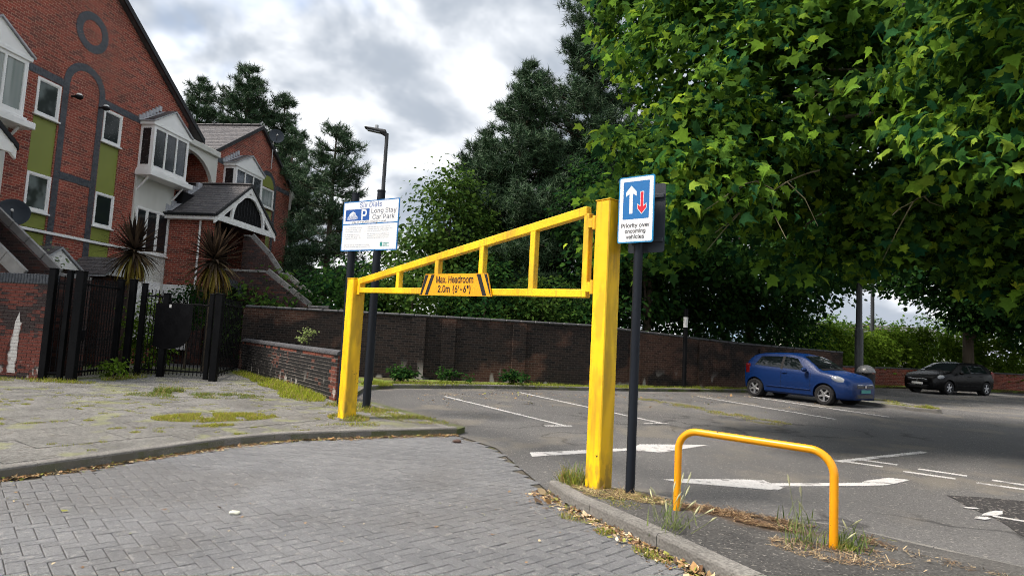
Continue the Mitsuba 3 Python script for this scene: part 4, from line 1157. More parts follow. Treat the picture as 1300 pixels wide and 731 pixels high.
ppart('white_arrow', fplate(arrow(-0.052, 2.76, 3.035, 0.018, 0.056, 0.105, 1), 0.0145, 0.0155), 'mat_sign_white')
ra = arrow(0.062, 2.755, 2.965, 0.014, 0.044, 0.09, -1)
ppart('arrow_border', fplate(ra.buffer(0.005, join_style=2), 0.0145, 0.0151), 'mat_sign_white')
ppart('red_arrow', fplate(ra, 0.0151, 0.0159), 'mat_sign_red')
pw_ = lambda x, z: (PM @ np.array([x, 0.0137, z, 1]))[:3]
for tx, z, w in (('Priority over', 2.625, 0.295), ('oncoming', 2.57, 0.215), ('vehicles', 2.515, 0.19)):
    text_on(PS, tx, 0.038, pw_(0, z), pu, [0, 0, 1], 'mat_ink', width=w)
bo = -0.165
ppart('back_panel', fplate(rrect(-0.155, 2.40, 0.225, 3.075, 0.03), bo, bo + 0.008), 'mat_back_grey', label='grey reverse of the panel facing the other way')
for z in (2.52, 2.95):
    ppart('bracket', box(-0.12, 0.215, bo + 0.009, bo + 0.03, z - 0.02, z + 0.02, 0.004), 'mat_back_grey')
    ppart('bracket', box(-0.12, 0.12, -0.028, -0.001, z + 0.06, z + 0.095, 0.004), 'mat_galv')

# ------------------------------------------------------------------ hoop
HP = thing('hoop_barrier', 'orange tubular hoop barrier standing on the traffic island', 'barrier')
h0, h1 = np.array([1.515, 5.42, 0.03]), np.array([2.43, 4.59, 0.03])
hd = unit(h1 - h0); HL = np.linalg.norm(h1 - h0); R = 0.17; Z = 0.79
pts = [h0] + [h0 + [0, 0, z] for z in np.linspace(0.1, Z - R - 0.03, 6)]
pts += [h0 + hd * R * (1 - math.cos(t)) + [0, 0, Z - R - 0.03 + R * math.sin(t)] for t in np.linspace(0.1, math.pi / 2, 10)]
pts += [h0 + hd * x + [0, 0, Z - 0.03] for x in np.linspace(R + 0.05, HL - R - 0.05, 8)]
pts += [h1 - hd * R * (1 - math.cos(t)) + [0, 0, Z - R - 0.03 + R * math.sin(t)] for t in np.linspace(math.pi / 2, 0.1, 10)]
pts += [h1 + [0, 0, z] for z in np.linspace(Z - R - 0.03, 0.1, 6)] + [h1]
part(HP, 'tube', tube(pts, 0.03, 20), 'mat_orange', smooth=True)

# ------------------------------------------------------------------ lamps, posts, bin
SLp = thing('street_lamp', 'slim dark street lamp with a flat lantern rising behind the car park sign', 'street lamp')
lb, lt = np.array([-3.74, 16.9, 0.05]), np.array([-3.74, 16.9, 7.05])
part(SLp, 'column', tube([lb, lb + [0, 0, 1.2], lb + [0, 0, 1.25], lt], [0.09, 0.09, 0.06, 0.05], 16), 'mat_grey_metal', smooth=40)
ld = unit(np.array([-0.95, -0.05, 0.16]))
part(SLp, 'arm', cyl(lt - [0, 0, 0.05], lt + ld * 0.16, 0.055, 12), 'mat_grey_metal', smooth=40)
m = box(0, 0.62, -0.13, 0.13, -0.035, 0.05, 0.03); m.vertices[:, 1] *= np.interp(m.vertices[:, 0], [0, 0.15, 0.62], [0.6, 1, 0.75]); m.vertices[:, 2] *= np.interp(m.vertices[:, 0], [0, 0.3, 0.62], [1.4, 1.1, 0.5])
y_ = unit(np.cross([0, 0, 1], ld)); m.apply_transform(frame(lt + ld * 0.02 + [0, 0, 0.02], ld, y_, np.cross(ld, y_)))
part(SLp, 'lantern', m, 'mat_grey_metal', smooth=30)
part(SLp, 'photocell', cyl(lt + ld * 0.3 + [0, 0, 0.05], lt + ld * 0.3 + [0, 0, 0.17], 0.05, 12), 'mat_galv', smooth=40)
part(SLp, 'glass', trimesh.creation.box([0.36, 0.16, 0.012], transform=frame(lt + ld * 0.38 - [0, 0, 0.03], ld, y_, np.cross(ld, y_))), 'mat_lamp')

SL2 = thing('street_lamp', 'thick grey lamp column rising into the leaves beside the blue car', 'street lamp')
lb = np.array([12.15, 21.4, 0.05])
part(SL2, 'base', tube([lb, lb + [0, 0, 2.35], lb + [0, 0, 2.45]], [0.135, 0.135, 0.1], 20), 'mat_grey_metal', smooth=40)
part(SL2, 'column', tube([lb + [0, 0, 2.45], lb + [0, 0, 8.5]], [0.1, 0.07], 16), 'mat_grey_metal', smooth=40)
part(SL2, 'lantern', box(11.3, 12.2, 21.3, 21.5, 8.5, 8.62, 0.03), 'mat_grey_metal')
SL3 = thing('lamp_column', 'thin distant dark column in the sky gap over the hedge', 'street lamp')
part(SL3, 'column', tube([[22.4, 38, 0], [22.4, 38, 8.0]], [0.13, 0.09], 12), 'mat_grey_metal', smooth=40)
part(SL3, 'lantern', box(21.6, 22.5, 37.9, 38.1, 8.0, 8.12, 0.03), 'mat_grey_metal')
BP = thing('banded_post', 'black post with a white band near its top against the long brick wall', 'post')
bp = np.array([6.15, 21.55])
part(BP, 'post', tube([[*bp, 0.05], [*bp, 2.85]], 0.075, 14), 'mat_black_metal', smooth=40)
part(BP, 'white_band', tube([[*bp, 2.2], [*bp, 2.56]], 0.078, 14), 'mat_white', smooth=40)
mat('mat_bin_lid', (0.09, 0.095, 0.1), 0.35, 0.5)
LB = thing('litter_bin', 'dark litter bin with grey dome lid behind the nose of the blue car', 'bin')
c = np.array([11.85, 20.45])
part(LB, 'body', tube([[*c, 0.06], [*c, 0.95]], [0.24, 0.27], 20), 'mat_plastic', smooth=40)
dm = trimesh.creation.icosphere(3, 0.28); dm = dm.slice_plane([0, 0, 0], [0, 0, 1]); dm.apply_transform(np.diag([1, 1, 0.85, 1])); dm.apply_translation([*c, 1.0])
part(LB, 'lid', dm, 'mat_bin_lid', smooth=True)
part(LB, 'aperture', box(c[0] - 0.2, c[0] + 0.05, c[1] - 0.275, c[1] - 0.1, 0.955, 1.0, 0.01), 'mat_ink')


# ------------------------------------------------------------------ cars
def make_car(K, L, wid, Ht, wb, fo, st, paint, origin, fwd, wr=0.3, plate_bs='mat_white', rim='mat_rim'):
    """st: stations (distance from nose, half width, bottom, belt, top). Local: x backwards from the nose, y right-hand side positive, z up."""
    st = np.array(st, float)
    f = {k: PchipInterpolator(st[:, 0], st[:, i + 1]) for i, k in enumerate(('w', 'zb', 'belt', 'top'))}
    f3 = unit(np.array([*fwd, 0.0]))
    CMx = frame(origin, -f3, [f3[1], -f3[0], 0], [0, 0, 1])

    def ring(d):
        w, zb_, be, tp = (float(f[k](d)) for k in ('w', 'zb', 'belt', 'top'))
        cab = np.clip((tp - be - 0.05) / 0.45, 0, 1)
        wt = w * (0.9 - 0.2 * cab)
        zm = 0.55 * be + 0.45 * zb_
        P = [(0.86 * w, zb_), (0.95 * w, zb_ + 0.06), (0.99 * w, zm - 0.08), (w, zm + 0.05), (0.985 * w, be - 0.09), (0.955 * w, be)]
        b = np.array(P[-1]); t = np.array([wt, tp - 0.045 * cab - 0.012])
        P += [tuple(b + (t - b) * 0.5 + np.array([0.012 * cab, 0])), tuple(t), (wt * 0.9, tp - 0.008 * cab), (wt * 0.55, tp + 0.012)]
        return P

    ds = np.unique(np.concatenate([np.linspace(0, L, 64), st[:, 0]]))
    V = []
    for d in ds:
        P = ring(d)
        half = [(y, z) for y, z in P]
        V.append([(d, y, z) for y, z in half] + [(d, 0, half[-1][1] + 0.006)] + [(d, -y, z) for y, z in half[::-1]] + [(d, 0, half[0][1])])
    V = np.array(V); n, mR = V.shape[:2]
    V = V.reshape(-1, 3)
    F = []
    for i in range(n - 1):
        for j in range(mR):
            a_, b_ = i * mR + j, i * mR + (j + 1) % mR
            F += [[a_, b_, b_ + mR], [a_, b_ + mR, a_ + mR]]
    c0, c1 = len(V), len(V) + 1
    V = np.vstack([V, [[ds[0], 0, V[:mR, 2].mean()]], [[ds[-1], 0, V[-mR:, 2].mean()]]])
    for j in range(mR):
        F += [[c0, (j + 1) % mR, j], [c1, (n - 1) * mR + j, (n - 1) * mR + (j + 1) % mR]]
    bm = TM(V, np.array(F), process=True); bm.fix_normals()
    if bm.volume < 0: bm.invert()
    man = manifold3d.Manifold(manifold3d.Mesh(np.asarray(bm.vertices, np.float32), np.asarray(bm.faces, np.uint32)))
    wx = (fo, fo + wb)
    for x in wx:
        for sg_ in (1, -1):
            c_ = trimesh.creation.cylinder(wr + 0.055, 0.5, sections=40, transform=trimesh.transformations.rotation_matrix(math.pi / 2, [1, 0, 0]))
            c_.apply_translation([x, sg_ * (wid / 2 - 0.02), wr + 0.01])
            man = man - manifold3d.Manifold(manifold3d.Mesh(np.asarray(c_.vertices, np.float32), np.asarray(c_.faces, np.uint32)))
    mm = man.to_mesh()
    bm = TM(mm.vert_properties[:, :3], mm.tri_verts, process=True)

    def cp(parent, name, m, bs, smooth=False, **kw):
        m = m.copy(); m.apply_transform(CMx)
        return part(parent, name, m, bs, smooth, **kw)

    B = cp(K, 'body', bm, paint, 32)

    def side_patch(d0, d1, t0, t1, sgn, off=0.006, nd=14, d0t=None, d1t=None):
        Vp, Fp = [], []
        for i in range(nd + 1):
            for t in (t0, (t0 + t1) / 2, t1):
                a = d0 + ((d0t if d0t is not None else d0) - d0) * (t - t0) / (t1 - t0)
                b = d1 + ((d1t if d1t is not None else d1) - d1) * (t - t0) / (t1 - t0)
                d = a + (b - a) * i / nd
                P = ring(d); q = np.array(P[5]) + (np.array(P[7]) - np.array(P[5])) * t
                cab = np.clip((float(f['top'](d)) - float(f['belt'](d)) - 0.05) / 0.45, 0, 1)
                Vp.append([d, sgn * (q[0] + off + 0.012 * cab * 4 * t * (1 - t)), q[1] + off * 0.3])
        for i in range(nd):
            for j in range(2):
                a = i * 3 + j
                Fp += [[a, a + 1, a + 4], [a, a + 4, a + 3]]
        return TM(np.array(Vp), np.array(Fp), process=False)

    def top_patch(d0, d1, ymul, off=0.007, nd=10, ny=8):
        Vp, Fp = [], []
        for i in range(nd + 1):
            d = d0 + (d1 - d0) * i / nd
            P = ring(d)
            slope = float(f['top'].derivative()(d)); nv = unit(np.array([-slope, 0, 1]))
            for j in range(ny + 1):
                y = (2 * j / ny - 1) * P[7][0] * ymul
                z = float(np.interp(abs(y), [0, P[9][0], P[8][0], P[7][0]], [P[9][1] + 0.006, P[9][1], P[8][1], P[7][1]]))
                Vp.append(np.array([d, y, z]) + nv * off)
        for i in range(nd):
            for j in range(ny):
                a = i * (ny + 1) + j
                Fp += [[a, a + 1, a + ny + 2], [a, a + ny + 2, a + ny + 1]]
        return TM(np.array(Vp), np.array(Fp), process=False)

    cowl, rf, rr = st[4, 0], st[6, 0], st[9, 0]
    for sgn in (1, -1):
        s = side_patch
        cp(K, 'side_window', s(cowl + 0.42, cowl + 1.22, 0.08, 0.86, sgn, d0t=rf + 0.1), 'mat_car_glass', True)
        cp(K, 'side_window', s(cowl + 1.32, rr - 0.12, 0.08, 0.86, sgn, d1t=rr - 0.3), 'mat_car_glass', True)
        cp(K, 'door_pillar', s(cowl + 1.225, cowl + 1.315, 0.0, 0.9, sgn, off=0.005, nd=2), 'mat_plastic', True)
    cp(K, 'windscreen', top_patch(cowl + 0.08, rf - 0.04, 0.93), 'mat_car_glass', True)
    cp(K, 'rear_window', top_patch(rr + 0.06, st[10, 0] - 0.03, 0.88), 'mat_car_glass', True)
    cp(K, 'scuttle', top_patch(cowl - 0.04, cowl + 0.07, 0.9, off=0.009, nd=3), 'mat_plastic', True)
    for y in (-0.35, 0.25):
        cp(K, 'wiper', tube([[cowl + 0.05, y, f['top'](cowl + 0.05) + 0.035], [cowl + 0.25, y + 0.42, f['top'](cowl + 0.25) + 0.022]], 0.008, 6), 'mat_plastic')
    for x in wx:
        for sgn in (1, -1):
            yo = sgn * (wid / 2 - 0.105)
            prof = np.array([(wr * 0.66, -0.095), (wr * 0.9, -0.1), (wr * 0.98, -0.075), (wr, -0.04), (wr, 0.04), (wr * 0.98, 0.075), (wr * 0.9, 0.1), (wr * 0.66, 0.095)])
            ty = trimesh.creation.revolve(np.vstack([prof, prof[:1]]), sections=36)
            Wm = frame([x, yo, wr], [1, 0, 0], [0, 0, -1], [0, sgn, 0]) if sgn > 0 else frame([x, yo, wr], [1, 0, 0], [0, 0, 1], [0, -1, 0])
            ty.apply_transform(Wm)
            wk = cp(K, 'wheel', ty, 'mat_tyre', 40)
            rims = [trimesh.creation.annulus(wr * 0.6, wr * 0.68, 0.15, sections=36)]
            for k in range(5):
                t = 2 * math.pi * k / 5 + 0.3
                sp = box(0.03, wr * 0.63, -0.033, 0.033, 0.045, 0.08, 0.012)
                sp.apply_transform(trimesh.transformations.rotation_matrix(t, [0, 0, 1])); rims.append(sp)
            hb = trimesh.creation.cylinder(0.055, 0.07, sections=18); hb.apply_translation([0, 0, 0.05]); rims.append(hb)
            rm = cat_(rims); rm.apply_transform(Wm)
            cp(wk, 'rim', rm, rim, 35)
            bd = trimesh.creation.cylinder(wr * 0.6, 0.04, sections=28); bd.apply_transform(Wm)
            cp(wk, 'brake_disc', bd, 'mat_ink')
            ln = trimesh.creation.cylinder(wr + 0.05, 0.02, sections=32); ln.apply_transform(frame([x, sgn * (wid / 2 - 0.265), wr + 0.01], [1, 0, 0], [0, 0, 1], [0, -1, 0]))
            cp(K, 'arch_liner', ln, 'mat_ink')
    for sgn in (1, -1):
        d = 0.33
        hl = trimesh.creation.icosphere(3, 1.0)
        hl.vertices *= np.array([0.29, 0.11, 0.13])
        hl.vertices[:, 2] += hl.vertices[:, 0] * 0.3
        hl.apply_transform(trimesh.transformations.rotation_matrix(sgn * 0.45, [0, 0, 1]))
        hl.apply_translation([d, sgn * float(f['w'](d)) * 0.84, float(f['belt'](d)) - 0.07])
        cp(K, 'headlight', hl, 'mat_lamp', True)
        tl = box(-0.08, 0.1, -0.05, 0.05, -0.16, 0.16, 0.03); tl.apply_translation([L - 0.2, sgn * float(f['w'](L - 0.2)) * 0.95, 0.93])
        cp(K, 'tail_light', tl, 'mat_red_lamp', 40)
        mr = trimesh.creation.icosphere(2, 1.0); mr.vertices *= np.array([0.075, 0.105, 0.07])
        md = cowl + 0.42
        mr.apply_translation([md, sgn * (float(f['w'](md)) + 0.09), float(f['belt'](md)) + 0.07])
        cp(K, 'wing_mirror', mr, paint, True)
        dh = box(-0.09, 0.09, -0.02, 0.02, -0.015, 0.015, 0.008)
        for dd in ((cowl + 1.15,) if L < 4 else (cowl + 1.1, cowl + 1.95)):
            h_ = dh.copy(); h_.apply_translation([dd, sgn * (float(f['w'](dd)) * 0.99 + 0.008), float(f['belt'](dd)) - 0.1])
            cp(K, 'door_handle', h_, paint)
            q = []
        for dd in (cowl + 0.28, cowl + 1.27):
            zz = np.linspace(0.34, float(f['belt'](dd)) - 0.01, 8)
            q = []
            for z in zz:
                P = ring(dd); q.append([dd, sgn * (float(np.interp(z, [p[1] for p in P[1:6]], [p[0] for p in P[1:6]])) + 0.0005), z])
            cp(K, 'door_gap', tube(q, 0.005, 4), 'mat_ink')
        xs = np.linspace(fo + wr + 0.14, fo + wb - wr - 0.14, 8)
        cp(K, 'side_moulding', tube([[x, sgn * (float(f['w'](x)) * 0.985 + 0.004), 0.42] for x in xs], 0.016, 6), paint, True)
    nose = lambda y, z, d=0.0: [0, y, z]

    def front_patch(y0, y1, z0, z1, off, bs, name, nn=8):
        Vp, Fp = [], []
        for j in range(nn + 1):
            y = y0 + (y1 - y0) * j / nn
            for z in np.linspace(z0, z1, 3):
                d = 0.0
                for dd in np.linspace(0, 0.6, 61):
                    P = ring(dd)
                    if float(f['top'](dd)) >= z - 0.005 and np.interp(z, [p[1] for p in P[:6]], [p[0] for p in P[:6]]) >= abs(y): d = dd; break
                Vp.append([d - off, y, z])
        for j in range(nn):
            for i in range(2):
                a = j * 3 + i
                Fp += [[a, a + 1, a + 4], [a, a + 4, a + 3]]
        cp(K, name, TM(np.array(Vp), np.array(Fp), process=False), bs, True)

    front_patch(-0.45, 0.45, 0.56, 0.655, 0.006, 'mat_ink', 'grille')
    front_patch(-0.5, 0.5, 0.27, 0.38, 0.006, 'mat_ink', 'lower_grille')
    front_patch(-0.5, 0.5, 0.385, 0.4, 0.012, 'mat_chrome' if L > 4 else paint, 'bumper_trim')
    front_patch(-0.26, 0.26, 0.42, 0.52, 0.02, plate_bs, 'number_plate', 2)
    front_patch(-0.42, 0.42, 0.655, 0.672, 0.012, 'mat_chrome', 'grille_bar')
    front_patch(-0.05, 0.05, 0.575, 0.645, 0.016, 'mat_chrome', 'badge', 2)


Fw = unit(np.array([1.30, -2.03]))
BC = thing('blue_car', 'blue three-door hatchback parked under the trees by the long wall', 'car')
side = np.array([-Fw[1], Fw[0]])        # left-hand side of the car, away from the camera
mid = np.array([9.58, 18.67]) + side * 0.76
nose = mid + Fw * 0.80
make_car(BC, 3.66, 1.69, 1.5, 2.39, 0.80,
         [(0, .50, .3, .57, .64), (.05, .62, .22, .64, .72), (.22, .76, .2, .77, .86), (.6, .835, .2, .87, .96), (.95, .845, .2, .92, 1.03), (1.25, .845, .2, .94, 1.23), (1.66, .845, .2, .96, 1.43), (2.15, .845, .2, .98, 1.5), (2.85, .845, .2, 1.01, 1.475), (3.33, .815, .22, 1.04, 1.38), (3.52, .78, .25, 1.03, 1.2), (3.62, .74, .28, .98, 1.02), (3.66, .68, .34, .82, .87)],
         'mat_blue_paint', [nose[0], nose[1], 0.002], Fw, wr=0.3, plate_bs='mat_print_green')
KC = thing('black_car', 'black hatchback parked beside the hedge at the far right', 'car')
make_car(KC, 4.2, 1.76, 1.46, 2.6, 0.86,
         [(0, .5, .3, .58, .64), (.06, .66, .2, .66, .74), (.3, .8, .18, .78, .86), (.7, .865, .18, .87, .95), (1.1, .88, .18, .91, 1.02), (1.5, .88, .18, .92, 1.2), (2.0, .88, .18, .94, 1.41), (2.5, .88, .18, .96, 1.46), (3.2, .88, .18, .98, 1.45), (3.7, .85, .2, 1.0, 1.38), (3.98, .82, .25, 1.0, 1.18), (4.13, .77, .28, .97, 1.0), (4.2, .7, .34, .8, .84)],
         'mat_black_paint', [18.7, 28.2, 0.002], np.array([-0.93, -0.37]), wr=0.31)

# ------------------------------------------------------------------ garden wall and far things on the right
GW = thing('garden_wall', 'low red brick garden wall under the hedge on the far right', 'wall')
for a, b in (((15.6, 29.6), (22.4, 34.0)), ((22.4, 34.0), (34, 34.6))):
    wall_run(GW, a, b, 0.95, 0.95, 0.25, 'mat_house_brick')
    aa, bb_ = np.array(a, float), np.array(b, float); dd = unit(bb_ - aa); nn = np.array([-dd[1], dd[0]])
    m = box(0, np.linalg.norm(bb_ - aa), -0.05, 0.3, 0.952, 1.03, 0.015); m.apply_transform(frame([*aa, 0], [*dd, 0], [*nn, 0], [0, 0, 1]))
    part(GW, 'coping', m, 'mat_coping')
FB = thing('distant_building', 'pale distant building seen through the sky gap over the hedge', 'building')
mat('mat_far_wall', (0.5, 0.5, 0.48), 0.8, 0.2)
part(FB, 'wall', box(40, 62, 84, 95, 0, 4.6), 'mat_far_wall')
part(FB, 'roof', TM(*(lambda m: (m.vertices, m.faces))(trimesh.convex.convex_hull(np.array([[39.5, 83.5, 4.6], [62.5, 83.5, 4.6], [62.5, 95, 4.6], [39.5, 95, 4.6], [42, 89, 6.2], [60, 89, 6.2]])))), 'mat_slate')
for k in range(9):
    part(FB, 'window', box(41.2 + k * 2.3, 42.4 + k * 2.3, 83.93, 83.99, 2.2, 3.7), 'mat_pane')


# ------------------------------------------------------------------ vegetation helpers
def basis(nrm, tip):
    """rotation matrices with z = nrm, y close to tip; arrays (n, 3)"""
    z = unit(nrm); y = unit(tip - z * (tip * z).sum(1, keepdims=True)); x = np.cross(y, z)
    return np.stack([x, y, z], 2)


def scatter(tv, tf, pos, Rm, sc, col, jitter=None):
    S3 = np.repeat(np.asarray(sc)[:, None], 3, 1) if np.ndim(sc) == 1 else np.asarray(sc)
    V = pos[:, None] + np.einsum('nij,nkj->nki', Rm, tv[None] * S3[:, None, :])
    F = tf[None] + (np.arange(len(pos)) * len(tv))[:, None, None]
    C = np.repeat(col[:, None], len(tv), 1)
    return V.reshape(-1, 3), F.reshape(-1, 3), C.reshape(-1, 3)


def fan_leaf(outline, droop=0.25, fold=0.15):
    o = np.array(outline)
    c = np.array([[0, 0.38]])
    p = np.vstack([c, o])
    z = -droop * (p[:, 0] ** 2 + (p[:, 1] - 0.3) ** 2) - fold * 0 + 0.22 * np.abs(p[:, 0]) - 0.05
    v = np.column_stack([p, z])
    n = len(o)
    f = np.array([[0, i + 1, (i + 1) % n + 1] for i in range(n)])
    return v, f


half = [(0.0, 0.0), (0.16, -0.06), (0.3, 0.02), (0.52, 0.04), (0.42, 0.2), (0.47, 0.34), (0.62, 0.52), (0.4, 0.5), (0.27, 0.6), (0.22, 0.76), (0.1, 0.84)]
PLANE = fan_leaf(half + [(0.0, 1.08)] + [(-x, y) for x, y in half[:0:-1]], 0.35)
PLANES = []
for dr_, fl_, sx_ in ((0.25, 0.0, 1.0), (0.75, 0.0, 0.92), (0.5, 0.35, 0.8)):
    v_ = fan_leaf([(x * sx_ * (1.0 if x > 0 else 0.9), y + 0.05 * x) for x, y in half + [(0.03, 1.08)] + [(-x, y) for x, y in half[:0:-1]]], dr_)
    vv_ = v_[0].copy(); vv_[:, 2] += fl_ * np.abs(vv_[:, 0]) - 0.12 * np.maximum(0, vv_[:, 1] - 0.6) * (1 + 3 * dr_)
    PLANES.append((vv_, v_[1]))
half = [(0, 0), (0.28, 0.0), (0.5, 0.1), (0.33, 0.28), (0.58, 0.55), (0.22, 0.66)]
PLANE_LO = fan_leaf(half + [(0, 1.05)] + [(-x, y) for x, y in half[:0:-1]], 0.3)
OVAL = (np.array([[0, 0, 0], [0.3, 0.35, 0.06], [0.22, 0.75, 0.02], [0, 1.0, -0.08], [-0.22, 0.75, 0.02], [-0.3, 0.35, 0.06]]), np.array([[0, 1, 2], [0, 2, 3], [0, 3, 4], [0, 4, 5]]))


def greens(n, a, b, rg, power=1.0):
    t = rg.random(n)[:, None] ** power
    c = np.array(a) * (1 - t) + np.array(b) * t
    return np.clip(c * rg.normal(1, 0.12, (n, 1)), 0.005, 0.6)


def blob_points(ells, n, rg, inner=0.45):
    """points in the outer part of a union of ellipsoids [(centre, radii)], and outward directions"""
    vol = np.array([np.prod(r) ** (2 / 3) for _, r in ells]); vol /= vol.sum()
    which = rg.choice(len(ells), n, p=vol)
    d = unit(rg.normal(size=(n, 3)))
    rad = (inner ** 3 + (1 - inner ** 3) * rg.random(n)) ** (1 / 3)
    C = np.array([e[0] for e in ells])[which]; R = np.array([e[1] for e in ells])[which]
    return C + d * rad[:, None] * R, d, rad


def crown(ells, nclump, per, size, tmpl, colors, rg, spread=0.35, up=0.7, inner=0.45, flat=0.6, hollow=0):
    c, d, rad = blob_points(ells, nclump, rg, inner)
    keep = c[:, 2] > 0.25
    if hollow: keep &= meshkit.noise(c * 0.95 + 3.3, 4) > hollow
    c, d = c[keep], d[keep]
    n = len(c) * per
    pos = np.repeat(c, per, 0) + rg.normal(size=(n, 3)) * spread * np.array([1, 1, flat])
    out = np.repeat(d, per, 0)
    nrm = np.array([0, 0, up]) + 0.6 * out * np.array([1, 1, 0.4]) + rg.normal(size=(n, 3)) * 0.55
    tip = out * np.array([1, 1, 0.2]) + np.array([0, 0, -0.5]) + rg.normal(size=(n, 3)) * 0.6
    sc = size * rg.lognormal(0, 0.25, n).clip(0.5, 1.7)
    col = colors(n, rg)
    # clump-wise tone
    tone = np.repeat(rg.normal(1, 0.16, len(c)), per)[:, None]
    return pos, basis(nrm, tip), sc, np.clip(col * tone, 0.004, 0.6), c, d


def foliage(parent, ells, nclump, per, size, tmpl, colors, seed, name='crown', bs='mat_leaf', **kw):
    rg = np.random.default_rng(seed)
    pos, Rm, sc, col, c, d = crown(ells, nclump, per, size, tmpl, colors, rg, **kw)
    V, F, C = scatter(*tmpl, pos, Rm, sc, col)
    k = part(parent, name, (V, F), bs, True, color=C, kind='stuff')
    return c


def limbs(parent, base, tips, r0, bs, rg, sag=0.3, name='limb', sides=7):
    ms = []
    for t in tips:
        b = np.asarray(base(rg) if callable(base) else base, float); t = np.asarray(t, float)
        L = np.linalg.norm(t - b)
        m1 = b + (t - b) * 0.35 + [0, 0, 0.22 * L] + rg.normal(size=3) * 0.06 * L
        u = np.linspace(0, 1, 10)[:, None]
        p = (1 - u) ** 2 * b + 2 * u * (1 - u) * m1 + u ** 2 * t + np.cumsum(rg.normal(size=(10, 3)), 0) * 0.012 * L * u
        ms.append(tube(p, np.linspace(1, 0.18, 10) * r0 * min(1.2, (L / 5) ** 0.6), sides, cap=False))
    part(parent, name, cat_(ms), bs, True, kind='stuff')


def trunk(parent, pts, radii, bs, sides=14):
    part(parent, 'trunk', tube(pts, radii, sides), bs, True)


G_PLANE = lambda n, rg: greens(n, (0.012, 0.056, 0.026), (0.17, 0.31, 0.03), rg, 1.35)
G_DARK = lambda n, rg: greens(n, (0.012, 0.042, 0.016), (0.05, 0.115, 0.022), rg, 1.3)
G_MID = lambda n, rg: greens(n, (0.03, 0.075, 0.018), (0.095, 0.165, 0.03), rg)
G_BRIGHT = lambda n, rg: greens(n, (0.07, 0.14, 0.016), (0.16, 0.25, 0.03), rg)
G_PINE = lambda n, rg: greens(n, (0.016, 0.045, 0.022), (0.06, 0.112, 0.046), rg)

# ------------------------------------------------------------------ the large plane tree over the right half
PT = thing('plane_tree', 'large plane tree whose lobed leaves hang over the right half of the car park entrance', 'tree')
rg = np.random.default_rng(21)
trunk(PT, [[11.5, 7.5, -0.05], [11.4, 7.6, 0.5], [11.2, 8.0, 2.5], [10.9, 8.5, 5.0], [10.2, 9.0, 7.5]], [0.62, 0.48, 0.42, 0.36, 0.26], 'mat_plane_bark')
ELLS = [((4.9, 10.6, 6.1), (3.4, 2.2, 3.3)), ((2.9, 10.2, 4.2), (2.3, 1.8, 1.5)), ((2.5, 9.7, 3.95), (1.95, 1.2, 1.0)), ((4.2, 10.9, 6.4), (2.4, 1.6, 2.4)), ((8.2, 10.2, 6.6), (4.2, 3.0, 3.7)), ((7.4, 10.6, 4.2), (2.9, 2.0, 1.5)), ((6.6, 6.9, 5.4), (2.2, 1.9, 2.4)), ((11, 8.5, 7.2), (4, 4, 3.4)), ((10.0, 11.6, 4.6), (2.6, 2.0, 1.6)), ((9.0, 9.7, 3.5), (2.1, 1.6, 1.25)), ((5.4, 12.6, 8.5), (4, 2.5, 3))]
pos, Rm, sc, col, cc, dd = crown(ELLS, 5200, 26, 0.146, PLANE, G_PLANE, rg, spread=0.21, up=0.6, inner=0.4, flat=0.5, hollow=0.43)
depth = pos @ FWD
inview = (np.abs(pos[:, 0]) < pos[:, 1] * 0.9) & (pos[:, 1] > 1)
# pale young leaves picked at random, colour brightened to look lit
hi = rg.random(len(pos)) < 0.15
col[hi] = np.clip(col[hi] * np.array([1.9, 1.5, 1.2]), 0, 0.5)
clear = (np.linalg.norm(pos - EYE, axis=1) > 3.6)
order = np.argsort(np.where(inview & clear, np.linalg.norm(pos - EYE, axis=1), 99))
nearL = order[:300]
rest = np.setdiff1d(np.nonzero(clear)[0], nearL)
nearr = rest[np.linalg.norm(pos[rest] - EYE, axis=1) < 10.8]; farr = np.setdiff1d(rest, nearr)
form = rg.integers(0, 3, len(pos))
VF = [scatter(*PLANES[q], pos[nearr[form[nearr] == q]], Rm[nearr[form[nearr] == q]], sc[nearr[form[nearr] == q]], col[nearr[form[nearr] == q]]) for q in range(3)]
o_ = np.cumsum([0] + [len(q[0]) for q in VF])
V1, F1, C1 = np.vstack([q[0] for q in VF]), np.vstack([q[1] + o_[i] for i, q in enumerate(VF)]), np.vstack([q[2] for q in VF])
V2, F2, C2 = scatter(*PLANE_LO, pos[farr], Rm[farr], sc[farr], col[farr])
part(PT, 'crown', (np.vstack([V1, V2]), np.vstack([F1, F2 + len(V1)])), 'mat_leaf', True, color=np.vstack([C1, C2]), kind='stuff')
cls = []
for k in range(6):
    cc_ = np.array([(0.02, 0.078, 0.03), (0.04, 0.12, 0.03), (0.08, 0.19, 0.026), (0.15, 0.28, 0.032), (0.26, 0.39, 0.05), (0.03, 0.1, 0.035)][k])
    cls.append(ply(PLANES[k % 3], 'mat_leaf', True, color=np.repeat(cc_[None], len(PLANE[0]), 0)))
for i in nearL:
    M = np.eye(4); M[:3, :3] = Rm[i] * sc[i]; M[:3, 3] = pos[i]
    part(PT, 'leaf', cls[int(rg.integers(6))], None, tw=M)
base = lambda g: np.array([11.0, 8.3, 3.6]) + g.random() * np.array([-0.8, 0.6, 3.6])
tips = cc[rg.choice(len(cc), 30, replace=False)] + np.array([0.3, 0.8, 0.2])
limbs(PT, base, tips, 0.075, 'mat_plane_bark', rg)
